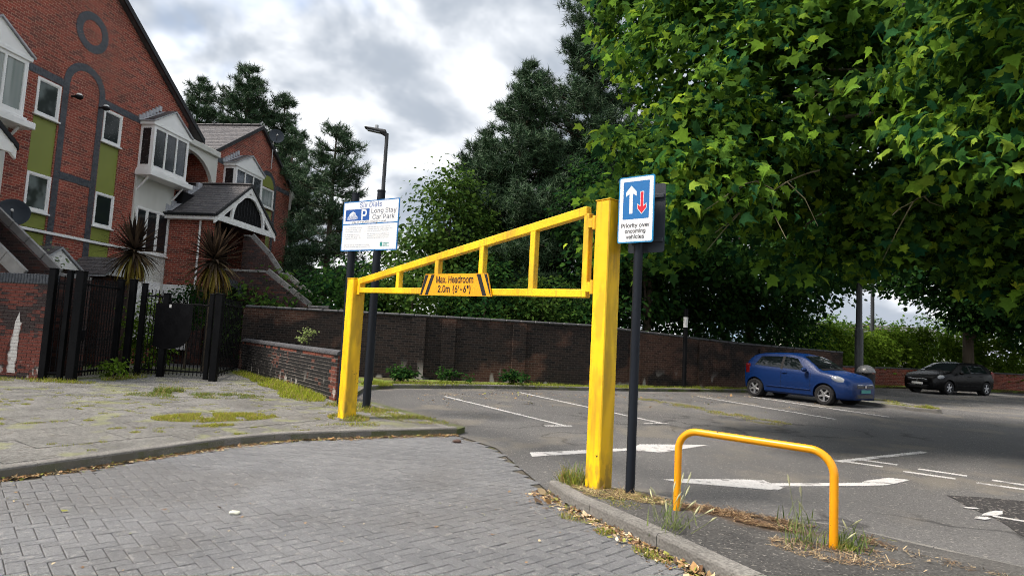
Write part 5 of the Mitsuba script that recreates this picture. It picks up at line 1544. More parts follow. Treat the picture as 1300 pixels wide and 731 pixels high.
# thin pale twigs near the surface of the crown
tw = []
for (b0, t0) in (((4.6, 9.2, 4.3), (3.0, 8.7, 3.1)), ((3.9, 9.0, 4.0), (2.7, 8.5, 3.5)), ((6.9, 9.4, 4.1), (5.4, 8.9, 3.4)), ((5.6, 9.5, 5.6), (4.4, 8.6, 5.1))):
    b0, t0 = np.array(b0), np.array(t0)
    u = np.linspace(0, 1, 12)[:, None]
    p = b0 + (t0 - b0) * u + np.array([0, 0, 0.35]) * u * (1 - u) * 2 + np.cumsum(rg.normal(size=(12, 3)) * 0.028, 0) * u
    tw.append(tube(p, np.linspace(0.014, 0.004, 12), 6, cap=False))
    for k in range(3):
        i = 4 + 2 * k; q = p[i] + np.array([0, 0, -0.5]) * rg.random() + rg.normal(size=3) * 0.3
        tw.append(tube([p[i], (p[i] + q) / 2 + rg.normal(size=3) * 0.04, q], [0.01, 0.007, 0.003], 5, cap=False))
part(PT, 'twigs', cat_(tw), 'mat_twig', True, kind='stuff')


def broadleaf(name, label, x, y, h, ells, nclump, per, size, colors, seed, tr=0.2, trunk_top=0.75, bs='mat_bark', tmpl=OVAL, nl=14, group=None, lean=(0, 0), **kw):
    K = thing(name, label, 'tree' if tr > 0.07 else 'shrub', group)
    rg = np.random.default_rng(seed)
    c = foliage(K, ells, nclump, per, size, tmpl, colors, seed, **kw)
    th = h * trunk_top
    trunk(K, [[x, y, -0.05], [x, y, 0.3], [x + lean[0] * 0.4, y, th * 0.5], [x + lean[0], y + lean[1], th]], [tr * 1.4, tr, tr * 0.8, tr * 0.35], bs)
    tips = c[rg.choice(len(c), min(nl, len(c)), replace=False)]
    limbs(K, lambda g: np.array([x + lean[0] * 0.6, y, th * (0.35 + 0.6 * g.random())]), tips, tr * 0.42, bs, rg)
    return K


# trees and shrubs behind the long wall, from the right to the left
broadleaf('dark_tree', 'dark leafy tree with a straight trunk behind the wall beyond the priority sign', 5.4, 24.3, 10, [((5.3, 24.8, 6.6), (3.8, 2.8, 3.2)), ((4.4, 24.2, 3.6), (2.8, 1.6, 1.6)), ((7.6, 25.4, 4.6), (3.0, 2.0, 2.4)), ((6.6, 21.8, 6.0), (3.2, 2.2, 1.6))], 620, 26, 0.2, G_DARK, 31, 0.2)
broadleaf('dark_tree', 'dark spreading tree above and behind the blue car', 11.0, 28.2, 9, [((10.0, 27.5, 5.8), (4.4, 3.4, 3.2)), ((10.5, 27.2, 3.4), (3.2, 1.6, 1.5)), ((9.5, 22.5, 5.6), (4.2, 3.2, 1.9)), ((15.0, 29.6, 6.4), (2.2, 2.2, 2.6)), ((13.5, 24.5, 6.6), (3.2, 3.4, 2.0))], 900, 26, 0.22, G_DARK, 32, 0.22)  # front crown lobes overhang the car park, placed to shade the blue car
broadleaf('leaning_tree', 'dark tree with a visible trunk behind the black car at the right', 24.6, 33.0, 9.5, [((25.2, 32, 6.4), (4.6, 3.8, 3.2)), ((28, 31, 4.8), (4, 3.5, 2.6)), ((24.0, 31.4, 4.6), (2.4, 1.6, 1.5)), ((21.2, 32.6, 6.6), (2.4, 2.6, 1.9)), ((20, 24, 7.4), (5, 4, 2.2))], 1300, 26, 0.24, G_DARK, 33, 0.28)  # last crown lobe, partly out of view, placed to darken the right side
broadleaf('far_tree', 'pale far tree low on the horizon in the sky gap', 31, 62, 6, [((31, 62, 3.6), (4.5, 3, 2.2)), ((38, 66, 3.6), (5, 3, 2.4)), ((46, 66, 3.6), (6, 3, 3.0))], 260, 26, 0.3, G_MID, 34, 0.2, nl=3, trunk_top=0.4)
HG = thing('hedge', 'tall hedge with a bright leafy top behind the garden wall on the far right', 'hedge')
hed = []
for k in range(11):
    u = k / 10
    hx, hy = 16.2 + u * 16.5, 31.6 + min(u * 10, 4) * 0.95
    hed.append(((hx, hy, 1.5 + (0.25 if k > 3 else 0)), (1.35, 0.9, 1.55 + (0.3 if k > 3 else 0))))
foliage(HG, hed, 1500, 24, 0.17, OVAL, G_BRIGHT, 35, name='foliage', spread=0.22, inner=0.7)

broadleaf('young_tree', 'bright green young tree behind the wall right of the car park sign', -2.7, 25.2, 8.6, [((-2.6, 25.4, 6.0), (1.7, 1.4, 2.3)), ((-3.9, 25.0, 4.4), (1.6, 1.3, 1.7)), ((-1.5, 25.8, 4.6), (1.7, 1.3, 1.9)), ((-2.7, 25.2, 7.6), (0.9, 0.9, 0.9))], 430, 22, 0.17, G_MID, 36, 0.11, flat=0.7)
for i, (x, y, h, w, colr, lab) in enumerate(((-8.6, 22.0, 3.4, 1.6, G_MID, 'leafy shrub rising over the left end of the long wall'), (-6.0, 22.3, 4.2, 1.7, G_DARK, 'dark bushy shrub between the car park sign posts and the stair'), (-3.6, 22.4, 4.3, 1.8, G_MID, 'dense shrub behind the wall under the car park sign'), (-1.0, 22.8, 4.4, 1.9, G_DARK, 'dark shrub behind the wall under the headroom plate'), (1.2, 23.2, 4.0, 1.6, G_MID, 'shrub behind the wall left of the tall yellow post'),
                                                 (3.2, 23.4, 3.4, 1.7, G_DARK, 'low shrub behind the wall right of the tall yellow post'), (7.6, 25.3, 3.6, 1.9, G_DARK, 'dark shrub above the wall behind the banded post'), (10.6, 27.6, 4.4, 2.2, G_DARK, 'dark shrub above the wall behind the blue car roof'), (13.2, 29.2, 4.0, 1.9, G_DARK, 'dark shrub above the end of the long wall beside the lamp column'))):
    broadleaf('shrub', lab, x, y, h, [((x, y, h * 0.55), (w, 1.2, h * 0.45)), ((x - 0.6, y - 0.3, h * 0.42), (w * 0.8, 1.0, h * 0.4))], 200, 22, 0.15, colr, 50 + i, 0.06, spread=0.26, inner=0.6)
broadleaf('shrub', 'fresh green shrub behind the railings between the two gates', -9.6, 16.6, 2.4, [((-9.75, 16.6, 1.35), (0.55, 0.5, 1.0)), ((-9.5, 16.4, 0.7), (0.5, 0.4, 0.6))], 90, 22, 0.09, G_BRIGHT, 61, 0.03, spread=0.14)
broadleaf('shrub', 'small dark round shrub at the foot of the porch wall', -9.7, 18.6, 2.7, [((-9.6, 18.4, 2.0), (0.5, 0.45, 0.7))], 70, 22, 0.08, G_DARK, 62, 0.03, spread=0.14)
broadleaf('shrub', 'grey-green bush above the stair coping near the left edge', -12.0, 15.9, 3.4, [((-12.15, 15.9, 2.75), (0.4, 0.35, 0.6))], 34, 16, 0.085, lambda n, rg: greens(n, (0.11, 0.15, 0.08), (0.2, 0.24, 0.15), rg), 63, 0.03, spread=0.16)

# ------------------------------------------------------------------ pines
ND = (np.array([[-0.5, 0, 0], [0.5, 0, 0], [0.0, 1, 0.0]]), np.array([[0, 1, 2]]))


def pine(name, label, x, y, h, rad, seed, nwh=17, per=7, tuft=0.36, z0=0.25, shape=0.7, lean=0.0, dens=1.0, group=None):
    K = thing(name, label, 'tree', group)
    rg = np.random.default_rng(seed)
    tp = np.array([[x, y, -0.05], [x, y, 0.4], [x + lean * 0.5, y, h * 0.5], [x + lean, y, h * 0.97]])
    trunk(K, tp, [h * 0.016 * 1.3, h * 0.016, h * 0.011, 0.03], 'mat_bark', 10)
    P, Dn, br = [], [], []
    for w in range(nwh):
        f = (w + rg.uniform(-0.3, 0.3)) / (nwh - 1)
        zz = h * (z0 + (0.985 - z0) * np.clip(f, 0, 1))
        rr = rad * (1 - np.clip(f, 0, 1)) ** shape + 0.18
        rr *= rg.uniform(0.75, 1.15)
        for k in range(per):
            th = rg.uniform(0, 2 * math.pi)
            L = rr * rg.uniform(0.5, 1.12)
            b = np.array([np.interp(zz, tp[:, 2], tp[:, 0]), y, zz])
            rise = rg.uniform(0.1, 0.5) if f > 0.3 else rg.uniform(-0.15, 0.3)
            e = b + np.array([math.cos(th) * L, math.sin(th) * L, rise * L])
            m_ = (b + e) / 2 - [0, 0, 0.08 * L]
            br.append(tube([b, m_, e], [0.015 + 0.018 * L, 0.012 + 0.01 * L, 0.008], 4, cap=False))
            nt = max(5, int(14 * L * dens))
            for j in range(nt):
                u = 1 - 0.75 * rg.random() ** 1.3
                q = (1 - u) ** 2 * b + 2 * u * (1 - u) * m_ + u * u * e
                q = q + rg.normal(size=3) * np.array([0.3, 0.3, 0.14]) * (0.4 + 0.4 * L * (1.2 - u))
                P.append(q)
                Dn.append(unit(unit(e - b) * 0.8 + np.array([0, 0, 0.75]) + rg.normal(size=3) * 0.4))
    P, Dn = np.array(P), np.array(Dn)
    nn = 16
    n = len(P) * nn
    ax_ = np.repeat(Dn, nn, 0)
    dirs = unit(ax_ * 0.75 + unit(rg.normal(size=(n, 3))) * 0.85)
    pos = np.repeat(P, nn, 0) + ax_ * rg.uniform(-0.5, 0.5, n)[:, None] * tuft * 0.55
    Rm = basis(unit(rg.normal(size=(n, 3))), dirs)
    sc = np.column_stack([np.full(n, 0.03), tuft * rg.uniform(0.6, 1.1, n), np.ones(n)])
    col = G_PINE(n, rg) * np.repeat(rg.normal(1, 0.2, len(P)), nn)[:, None].clip(0.5, 1.6)
    V, F, C = scatter(*ND, pos, Rm, sc, np.clip(col, 0.004, 0.3))
    part(K, 'crown', (V, F), 'mat_needle', False, color=C, kind='stuff')
    part(K, 'branches', cat_(br), 'mat_bark', True, kind='stuff')
    return K


pine('pine_tree', 'tall dark pine whose top leaves the frame beside the plane tree', 3.5, 28.6, 20.5, 5.0, 71, nwh=26, per=11, dens=1.7, z0=0.12)
pine('pine_tree', 'dark pine left of the tallest one, bare trunk seen through the barrier frame', 0.3, 28.2, 14.6, 4.4, 72, nwh=22, per=11, dens=1.7, z0=0.14)
pine('pine_tree', 'lower dense pine above the headroom plate', -1.6, 29.6, 11.6, 3.5, 73, nwh=18, per=10, dens=1.6, z0=0.15)
pine('pine_tree', 'solitary open pine with a clear trunk left of the car park sign', -9.3, 30.5, 11.9, 2.9, 74, nwh=15, per=7, dens=1.3, z0=0.28, shape=0.5)
pine('pine_tree', 'pine behind the smaller gable beside the dish mast', -13.9, 37.0, 13.6, 2.7, 75, nwh=17, per=9, dens=1.5, shape=0.6)
pine('pine_tree', 'tallest pine behind the slate roof', -17.4, 38.0, 18.0, 3.7, 76, nwh=20, per=10, dens=1.6, shape=0.6)
pine('pine_tree', 'pine partly hidden behind the large gable roof', -20.2, 37.5, 16.8, 3.3, 77, nwh=18, per=9, dens=1.5, shape=0.6)
pine('pine_tree', 'pine standing between the tallest pine and the dish mast', -15.4, 39.0, 16.6, 3.2, 79, nwh=18, per=9, dens=1.5, shape=0.6)
broadleaf('background_tree', 'low leafy tree between the smaller gable and the solitary pine', -10.6, 36, 6.5, [((-11.2, 36, 3.2), (2.6, 2, 2.4)), ((-7.6, 35.5, 3.2), (2.8, 2, 2.2))], 300, 24, 0.22, G_DARK, 78, 0.16)


# ------------------------------------------------------------------ cordyline palms
def sword(L, w, droop, n=7):
    t = np.linspace(0, 1, n)
    y = L * (t - 0.0) * (1 - 0.12 * droop * t)
    z = -droop * L * 0.45 * t ** 2.2
    hw = w * np.minimum(1, t * 6 + 0.45) * (1 - t ** 3)
    V = []
    for i in range(n):
        V += [[-hw[i], y[i], z[i] + 0.18 * hw[i]], [0, y[i], z[i] - 0.1 * hw[i]], [hw[i], y[i], z[i] + 0.18 * hw[i]]]
    F = []
    for i in range(n - 1):
        for j in range(2):
            a = i * 3 + j
            F += [[a, a + 1, a + 4], [a, a + 4, a + 3]]
    return np.array(V), np.array(F)


def palm(label, base, ztop, R, seed):
    K = thing('cordyline_palm', label, 'palm')
    rg = np.random.default_rng(seed)
    b = np.array(base)
    trunk(K, [[*b, 0], [b[0] + 0.02, b[1], ztop * 0.5], [*b, ztop]], [0.11, 0.08, 0.075], 'mat_bark', 10)
    var = {}
    for kind, cols_, dr_ in (('top', [(0.05, 0.034, 0.024), (0.085, 0.058, 0.038), (0.026, 0.019, 0.016)], 0.12), ('mid', [(0.085, 0.062, 0.04), (0.2, 0.15, 0.085), (0.05, 0.039, 0.03)], 0.55), ('old', [(0.28, 0.21, 0.05), (0.2, 0.17, 0.04), (0.17, 0.11, 0.045)], 0.75)):
        var[kind] = []
        for c_ in cols_:
            v, f_ = sword(1.0, 0.038, dr_)
            var[kind].append(ply((v, f_), 'mat_blade', True, color=np.repeat(np.array([c_]), len(v), 0)))
    for k in range(290):
        u = k / 289
        elev = math.radians(88 - 168 * u ** 0.8 + rg.normal(0, 7))
        th = k * 2.399963 + rg.normal(0, 0.2)
        d = np.array([math.cos(elev) * math.cos(th), math.cos(elev) * math.sin(th), math.sin(elev)])
        up_ = np.array([0, 0, 1.0]) if abs(d[2]) < 0.95 else np.array([math.cos(th), math.sin(th), 0])
        M = np.eye(4); M[:3, :3] = basis(up_[None], d[None])[0] if False else np.stack([unit(np.cross(d, up_)), d, unit(up_ - d * (up_ @ d))], 1)
        kind = 'top' if u < 0.45 else ('mid' if u < 0.66 else 'old')
        M[:3, :3] *= R * rg.uniform(0.75, 1.08)
        M[:3, 3] = [b[0], b[1], ztop + 0.1 - 0.3 * u]
        part(K, 'leaf', var[kind][int(rg.integers(3))], None, tw=M)


palm('purple cordyline palm with yellowing lower leaves before the white bay, left of the other', (-10.55, 17.0), 3.4, 0.98, 81)
palm('purple cordyline palm with drooping yellow skirt before the porch, right of the other', (-8.75, 17.9), 3.35, 1.12, 82)

# ------------------------------------------------------------------ grass, weeds, litter
BL = (np.array([[-0.5, 0, 0], [0.5, 0, 0], [0.28, 0.6, 0.06], [-0.28, 0.6, 0.06], [0, 1.0, 0.22]]), np.array([[0, 1, 2], [0, 2, 3], [3, 2, 4]]))


def grass(name, label, areas, seed, cols=((0.16, 0.21, 0.022), (0.34, 0.36, 0.06)), dry=0.2, bs='mat_blade'):
    """areas: (x, y, rx, ry, angle, n, height, z)"""
    rg = np.random.default_rng(seed)
    PV_, HH, ZZ = [], [], []
    for (x, y, rx, ry, an, n, h, z) in areas:
        r = np.sqrt(rg.random(n)); t = rg.uniform(0, 2 * math.pi, n)
        lx, ly = r * np.cos(t) * rx, r * np.sin(t) * ry
        # clumpy
        nz = meshkit.noise(np.column_stack([(x + lx) * 5, (y + ly) * 5, np.zeros(n)]), seed)
        k = nz > 0.38
        lx, ly = lx[k], ly[k]
        PV_.append(np.column_stack([x + lx * math.cos(an) - ly * math.sin(an), y + lx * math.sin(an) + ly * math.cos(an), np.full(len(lx), z)]))
        HH.append(h * rg.uniform(0.4, 1.2, len(lx)) * (1.15 - 0.6 * r[k]))
    P = np.vstack(PV_); H = np.concatenate(HH); n = len(P)
    th = rg.uniform(0, 2 * math.pi, n); le = rg.uniform(0.1, 0.9, n)
    tip = np.column_stack([np.cos(th) * le, np.sin(th) * le, np.ones(n)])
    nrm = np.column_stack([np.cos(th), np.sin(th), -le]) + rg.normal(size=(n, 3)) * 0.2
    sc = np.column_stack([0.006 + 0.05 * H, H, H])
    col = greens(n, cols[0], cols[1], rg)
    d = rg.random(n) < dry
    col[d] = greens(int(d.sum()), (0.3, 0.22, 0.08), (0.42, 0.34, 0.17), rg)
    V, F, C = scatter(*BL, P, basis(nrm, tip), sc, col)
    return single(name, (V, F), bs, label, 'grass', 'stuff', True, color=C)


lw = lambda s, o=0.12: (a0_[0] + d0_[0] * s + n0_[0] * o, a0_[1] + d0_[1] * s + n0_[1] * o)
a0_, b0_ = np.array([-8.15, 18.9]), np.array([-3.39, 12.32]); d0_ = unit(b0_ - a0_); n0_ = np.array([d0_[1], -d0_[0]]); n0_ = n0_ if n0_ @ (-a0_) > 0 else -n0_
an0 = math.atan2(d0_[1], d0_[0])
A = [(*lw(5.6, 0.3), 2.7, 0.34, an0, 9000, 0.19, 0.09), (*lw(2.2, 0.25), 2.0, 0.22, an0, 2500, 0.15, 0.09), (*lw(7.4, 0.45), 0.9, 0.4, an0, 2600, 0.16, 0.09)]
grass('grass', 'yellow-green grass along the foot of the low blackened wall', A, 101, cols=((0.2, 0.27, 0.022), (0.4, 0.43, 0.06)))
grass('grass', 'mossy grass patch in the middle of the left pavement', [(-4.3, 9.3, 0.85, 0.45, 0.55, 8500, 0.075, 0.1), (-3.95, 8.55, 0.3, 0.1, 0.7, 600, 0.055, 0.1)], 102, cols=((0.2, 0.24, 0.025), (0.38, 0.38, 0.07)), dry=0.25)
grass('grass', 'green weed clump with grass near the gate on the pavement', [(-5.9, 11.9, 1.2, 0.5, 0.3, 4200, 0.075, 0.1), (-6.5, 12.2, 0.4, 0.28, 0, 1500, 0.19, 0.1)], 103, cols=((0.09, 0.15, 0.03), (0.22, 0.26, 0.06)))
grass('grass', 'grass round the foot of the left yellow post and sign post', [(-2.5, 9.95, 0.42, 0.3, -0.8, 1500, 0.09, 0.1), (-2.35, 11.0, 0.45, 0.3, 0, 900, 0.1, 0.1), (-1.6, 10.3, 0.8, 0.4, -0.6, 2200, 0.06, 0.1), (-2.2, 9.3, 0.6, 0.2, 0.5, 600, 0.05, 0.1), (-2.9, 11.6, 0.5, 0.4, -0.6, 900, 0.12, 0.1)], 104, dry=0.35)
grass('grass', 'grass strip along the fence and the left brick pier', [(-9.9, 13.0, 1.6, 0.25, 0.05, 2000, 0.1, 0.1), (-8.9, 14.6, 0.25, 0.9, 0, 700, 0.16, 0.1), (-11.5, 12.9, 1.5, 0.3, 0, 1500, 0.08, 0.1)], 105)
rgt = np.random.default_rng(5)
sm = [(x, y, rgt.uniform(0.05, 0.2), rgt.uniform(0.03, 0.07), 0.98 if rgt.random() < 0.6 else -0.6, int(rgt.integers(40, 160)), 0.03, 0.098) for x, y in zip(rgt.uniform(-9, -2.6, 240), rgt.uniform(6.5, 14.5, 240)) if slab_area.contains(sg.Point(x, y))]
grass('grass', 'small tufts of moss and grass in the pavement joints', sm, 106, cols=((0.18, 0.21, 0.03), (0.33, 0.34, 0.07)))
vg = []
for (p, q) in zip(VERGE_F[:-1], VERGE_F[1:]):
    p, q = np.array(p), np.array(q); m_ = (p + q) / 2; dv = q - p
    vg.append((m_[0] - 0.15 * dv[1] / np.linalg.norm(dv), m_[1] + 0.35, np.linalg.norm(dv) * 0.55, 0.42, math.atan2(dv[1], dv[0]), 4200, 0.13, 0.085))
grass('grass', 'grass on the verge at the foot of the long wall', vg, 107, cols=((0.15, 0.21, 0.02), (0.3, 0.35, 0.055)), dry=0.12)
gi = np.array([[3.76, 17.5], [4.6, 16.3], [5.3, 14.9], [5.75, 13.5]])
grass('grass', 'weedy strip of low growth crossing the car park behind the hoop', [(4.0, 17.2, 0.5, 0.35, -1.0, 900, 0.04, 0.0), (4.6, 16.0, 0.9, 0.35, -1.0, 1800, 0.05, 0.0), (5.2, 14.5, 0.8, 0.38, -1.1, 1800, 0.055, 0.0), (5.65, 13.4, 0.5, 0.45, -1.1, 1300, 0.05, 0.0)], 108, dry=0.5)
grass('grass', 'grass and weeds on the small island by the blue car', [(12.4, 18.3, 0.3, 0.4, 0, 900, 0.13, 0.09), (11.9, 18.9, 0.5, 0.2, -1, 500, 0.08, 0.09), (12.5, 20.2, 0.25, 0.9, 0, 500, 0.09, 0.09)], 109)
grass('grass', 'grass on the far verge behind the black car', [(17.5, 30.0, 3.0, 0.5, 0.6, 2600, 0.12, 0.09), (24.5, 32.9, 4.5, 0.5, 0.12, 2600, 0.12, 0.09)], 110, cols=((0.12, 0.17, 0.02), (0.27, 0.29, 0.05)))
grass('grass', 'tufts round the foot of the tall yellow post on the near island', [(0.8, 6.15, 0.22, 0.25, 0, 500, 0.13, 0.09), (0.68, 6.3, 0.12, 0.12, 0, 200, 0.22, 0.09), (1.0, 5.62, 0.3, 0.18, -0.8, 700, 0.03, 0.1), (1.35, 5.7, 0.2, 0.14, -0.8, 300, 0.03, 0.1)], 111, dry=0.45)
grass('grass', 'green tufts at the right foot of the orange hoop', [(2.49, 4.6, 0.09, 0.07, 0, 170, 0.1, 0.1), (2.2, 4.3, 0.08, 0.06, 0, 120, 0.06, 0.1), (3.1, 4.95, 0.2, 0.05, -0.75, 200, 0.03, 0.06)], 112, dry=0.3)
grass('grass', 'green shoots among the fallen leaves along the island kerb', [(0.6, 5.4, 0.16, 0.08, -1, 160, 0.05, 0.0), (0.86, 5.0, 0.16, 0.08, -1, 200, 0.05, 0.0), (1.1, 4.55, 0.2, 0.08, -1, 260, 0.05, 0.0)], 113, dry=0.35)
# ivy plants in the verge
for i, (x, y, w, lab) in enumerate(((-1.6, 18.3, 0.6, 'ivy clump on the verge behind the sign post'), (0.2, 19.0, 0.4, 'small ivy clump on the verge further right'), (-3.0, 17.9, 0.35, 'ivy clump at the left end of the verge'))):
    broadleaf('ivy_plant', lab, x, y, 0.3, [((x, y, 0.25), (w, 0.3, 0.22))], 40, 18, 0.1, G_DARK, 120 + i, 0.015, spread=0.1)
broadleaf('wall_plant', 'small pale plant growing out of the wall above the low coping', -5.05, 15.0, 1.5, [((-5.0, 14.9, 1.28), (0.22, 0.15, 0.14)), ((-4.8, 14.75, 1.42), (0.12, 0.1, 0.1))], 14, 10, 0.055, lambda n, rg: greens(n, (0.14, 0.2, 0.05), (0.3, 0.36, 0.15), rg), 125, 0.008, spread=0.06)
broadleaf('weed_plant', 'leafy green weed at the foot of the second gate post', -9.0, 14.2, 0.5, [((-9.0, 14.2, 0.32), (0.2, 0.2, 0.22))], 20, 14, 0.09, G_BRIGHT, 126, 0.012, spread=0.09)


def tall_weed(label, x, y, z, h, n, seed, heads=True):
    K = thing('tall_weed', label, 'weed')
    rg = np.random.default_rng(seed)
    st_, hd_, lf = [], [], []
    for k in range(n):
        b = np.array([x, y, z]) + np.array([*rg.normal(0, 0.06, 2), 0])
        t = b + np.array([*rg.normal(0, 0.12, 2) * h / 0.4, h * rg.uniform(0.55, 1.05)])
        mid_ = (b + t) / 2 + np.array([*rg.normal(0, 0.03, 2), 0])
        u = np.linspace(0, 1, 7)[:, None]
        p = (1 - u) ** 2 * b + 2 * u * (1 - u) * mid_ + u ** 2 * t
        st_.append(tube(p, np.linspace(0.0028, 0.0012, 7), 5, cap=False))
        hd_.append(tube([p[-1] - (p[-1] - p[-2]) * 0.3, p[-1] + unit(p[-1] - p[-2]) * 0.03, p[-1] + unit(p[-1] - p[-2]) * 0.07], [0.002, 0.008, 0.002], 6))
    part(K, 'stems', cat_(st_), 'mat_weed', True, kind='stuff')
    if heads: part(K, 'seed_heads', cat_(hd_), 'mat_seed', True, kind='stuff')
    m_ = 90
    P = np.array([x, y, z]) + np.column_stack([rg.normal(0, 0.07, (m_, 2)), rg.random(m_) ** 2 * h * 0.55])
    th = rg.uniform(0, 6.28, m_)
    V, F, C = scatter(*BL, P, basis(np.column_stack([np.cos(th), np.sin(th), -0.4 * np.ones(m_)]), np.column_stack([np.cos(th) * 0.5, np.sin(th) * 0.5, np.ones(m_)])), np.column_stack([np.full(m_, 0.009), rg.uniform(0.06, 0.16, m_), np.full(m_, 0.12)]), greens(m_, (0.1, 0.16, 0.04), (0.22, 0.27, 0.09), rg))
    part(K, 'blades', (V, F), 'mat_blade', True, color=C, kind='stuff')


mat('mat_weed', (0.17, 0.2, 0.07), 0.7, 0.2)
mat('mat_seed', (0.42, 0.42, 0.25), 0.8, 0.2)
tall_weed('tall grassy weeds sprouting from the kerb left of the orange hoop', 1.3, 4.86, 0.02, 0.42, 13, 201)
tall_weed('thin tall weed with a pale flower left of the right leg of the hoop', 2.22, 4.66, 0.09, 0.42, 3, 202)
tall_weed('thin weed stalks right of the right leg of the hoop', 2.54, 4.58, 0.09, 0.2, 3, 203)
tall_weed('wispy weeds left of the foot of the tall yellow post', 0.74, 6.22, 0.09, 0.26, 10, 204, heads=False)

# fallen leaves along the kerbs and dry litter on the island
LFV = (np.array([[0, 0, 0], [0.32, 0.3, 0.05], [0.18, 0.8, 0.1], [0, 1, 0.2], [-0.22, 0.75, 0.02], [-0.3, 0.35, 0.12]]), np.array([[0, 1, 2], [0, 2, 3], [0, 3, 4], [0, 4, 5]]))


def litter(name, label, line, n, width, size, seed, z, cols, offs=0.0, tmpl=LFV):
    rg = np.random.default_rng(seed)
    ls = sg.LineString(line)
    s = rg.random(n) * ls.length
    P = np.array([ls.interpolate(x).coords[0] for x in s])
    Q = np.array([ls.interpolate(min(x + 0.05, ls.length)).coords[0] for x in s]) - np.array([ls.interpolate(max(x - 0.05, 0)).coords[0] for x in s])
    Q = unit(Q); N_ = np.column_stack([Q[:, 1], -Q[:, 0]])
    wv = width * (0.5 + meshkit.noise(np.column_stack([s * 2.2, 0 * s, 0 * s]), seed))
    P = P + N_ * (offs + np.abs(rg.normal(0, 1, n)) * wv * 0.55)[:, None]
    sc = size * rg.lognormal(-0.25, 0.5, n)
    nrm = np.array([0, 0, 1]) + rg.normal(size=(n, 3)) * 0.35
    tip = rg.normal(size=(n, 3)); tip[:, 2] *= 0.1
    c = np.array(cols)[rg.integers(len(cols), size=n)] * rg.normal(1, 0.2, (n, 1)).clip(0.5, 1.6)
    V, F, C = scatter(*tmpl, np.column_stack([P, z + rg.random(n) * 0.012]), basis(nrm, tip), sc, np.clip(c, 0.01, 0.7))
    single(name, (V, F), 'mat_litter', label, 'leaves', 'stuff', True, color=C)


BR = [(0.24, 0.14, 0.065), (0.34, 0.23, 0.12), (0.15, 0.085, 0.045), (0.38, 0.3, 0.18), (0.27, 0.16, 0.07), (0.22, 0.23, 0.05), (0.09, 0.06, 0.04)]
litter('fallen_leaves', 'brown fallen leaves in the gutter along the left kerb', KERB[2:], 4200, 0.13, 0.024, 301, 0.006, BR)
litter('fallen_leaves', 'tan fallen leaves along the kerb of the near island', ISLAND[0:6][::-1], 2600, 0.16, 0.045, 302, 0.006, BR, offs=-0.02) if False else None
litter('fallen_leaves', 'tan fallen leaves along the kerb of the near island', ISLAND[0:6], 2900, 0.2, 0.028, 302, 0.006, BR + [(0.55, 0.42, 0.27)])
litter('fallen_leaves', 'scattered dry leaves and bits on the car park tarmac', [(-2.6, 14.5), (0, 17), (4, 18.5), (8.5, 21)], 420, 2.2, 0.05, 303, 0.006, BR, offs=-0.2)
litter('fallen_leaves', 'stray dry leaf bits over the block paving', [(-4.5, 5.6), (-1.5, 6.0), (0.6, 6.0)], 130, 2.6, 0.02, 304, 0.006, BR + [(0.1, 0.08, 0.06)])
STICK = (np.array([[-0.5, 0, 0], [0.5, 0, 0], [0.35, 1, 0.08], [-0.35, 1, 0.08]]), np.array([[0, 1, 2], [0, 2, 3]]))


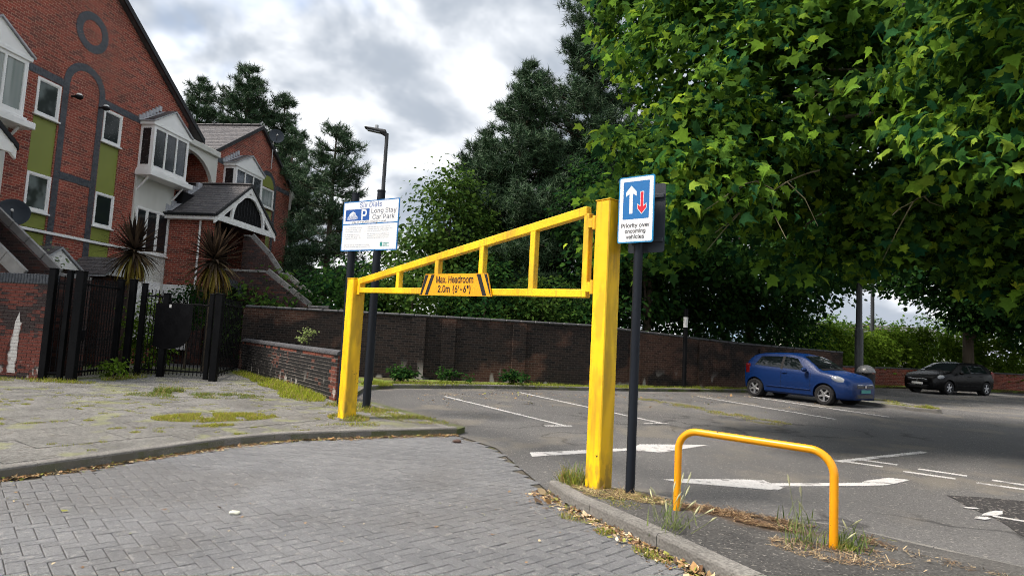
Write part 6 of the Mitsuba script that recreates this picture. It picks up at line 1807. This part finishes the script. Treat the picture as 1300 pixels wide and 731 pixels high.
def straw(label, areas, seed, cols):
    rg = np.random.default_rng(seed)
    P = []
    for (x, y, rx, ry, an, n) in areas:
        r = np.sqrt(rg.random(n)); t = rg.uniform(0, 6.283, n)
        lx, ly = r * np.cos(t) * rx, r * np.sin(t) * ry
        k = meshkit.noise(np.column_stack([(x + lx) * 6, (y + ly) * 6, 0 * lx]), seed) > 0.3
        lx, ly = lx[k], ly[k]
        px, py = x + lx * math.cos(an) - ly * math.sin(an), y + lx * math.sin(an) + ly * math.cos(an)
        P.append(np.column_stack([px, py]))
    P = np.vstack(P)
    bk = sg.LineString([(6.0, 2.4), (3.87, 4.65), (2.96, 5.49), (1.92, 5.95), (1.3, 6.45), (0.66, 6.6)])
    ins = np.array([ip.contains(sg.Point(*q)) for q in P]); P = P[ins]
    Z = np.array([0.034 + 0.075 * min(1, bk.distance(sg.Point(*q)) / 0.5) for q in P])
    n = len(P)
    tip = rg.normal(size=(n, 3)); tip[:, 2] = np.abs(tip[:, 2]) * 0.12
    nrm = np.array([0, 0, 1]) + rg.normal(size=(n, 3)) * 0.3
    L = rg.lognormal(-3.4, 0.5, n)
    sc = np.column_stack([rg.uniform(0.002, 0.007, n), L, L])
    c = np.array(cols)[rg.integers(len(cols), size=n)] * rg.normal(1, 0.25, (n, 1)).clip(0.4, 1.7)
    V, F, C = scatter(*STICK, np.column_stack([P, Z + rg.random(n) * 0.012]), basis(nrm, tip), sc, np.clip(c, 0.01, 0.7))
    single('dry_litter', (V, F), 'mat_litter', label, 'litter', 'stuff', False, color=C)


straw('brown dry litter heaped along the back edge of the near island', [(2.02, 5.35, 0.62, 0.2, -0.72, 5600), (1.7, 5.55, 0.4, 0.16, -0.7, 1800), (2.6, 4.85, 0.4, 0.22, -0.75, 1800)], 401, [(0.13, 0.075, 0.04), (0.22, 0.14, 0.075), (0.33, 0.24, 0.14), (0.08, 0.05, 0.03)])
straw('dry grass litter round the foot of the tall yellow post and sign pole', [(0.98, 5.95, 0.34, 0.28, -0.7, 2600), (1.3, 5.8, 0.3, 0.2, -0.7, 1500)], 402, [(0.3, 0.22, 0.11), (0.42, 0.33, 0.18), (0.15, 0.09, 0.05), (0.25, 0.25, 0.08)])
straw('tan straw spread on the near island by the right leg of the hoop', [(2.25, 4.5, 0.32, 0.2, -0.75, 1000), (2.6, 4.3, 0.3, 0.2, -0.75, 300), (3.1, 4.4, 0.5, 0.1, -0.8, 200)], 403, [(0.26, 0.19, 0.11), (0.36, 0.28, 0.17), (0.17, 0.11, 0.06), (0.12, 0.075, 0.045)])
# single bits lying about
for i, (x, y, r, c, lab) in enumerate(((-2.1, 5.0, 0.035, (0.5, 0.5, 0.42), 'pale curled leaf lying alone on the block paving'), (-0.66, 8.8, 0.05, (0.07, 0.04, 0.03), 'dark brown clod on the lane near the kerb end'))):
    m = trimesh.creation.icosphere(2, r); m.vertices *= np.array([1.3, 0.8, 0.5]) ; m.vertices += 0.3 * r * (meshkit.noise(m.vertices * 40, i)[:, None] - 0.5); m.apply_translation([x, y, r * 0.45])
    scene[f'mat_bit_{i}'] = dict(type='twosided', bsdf=dict(type='principled', base_color={'type': 'rgb', 'value': list(c)}, roughness=0.8))
    single('leaf_scrap' if i == 0 else 'clod', m, f'mat_bit_{i}', lab, 'litter', smooth=True)
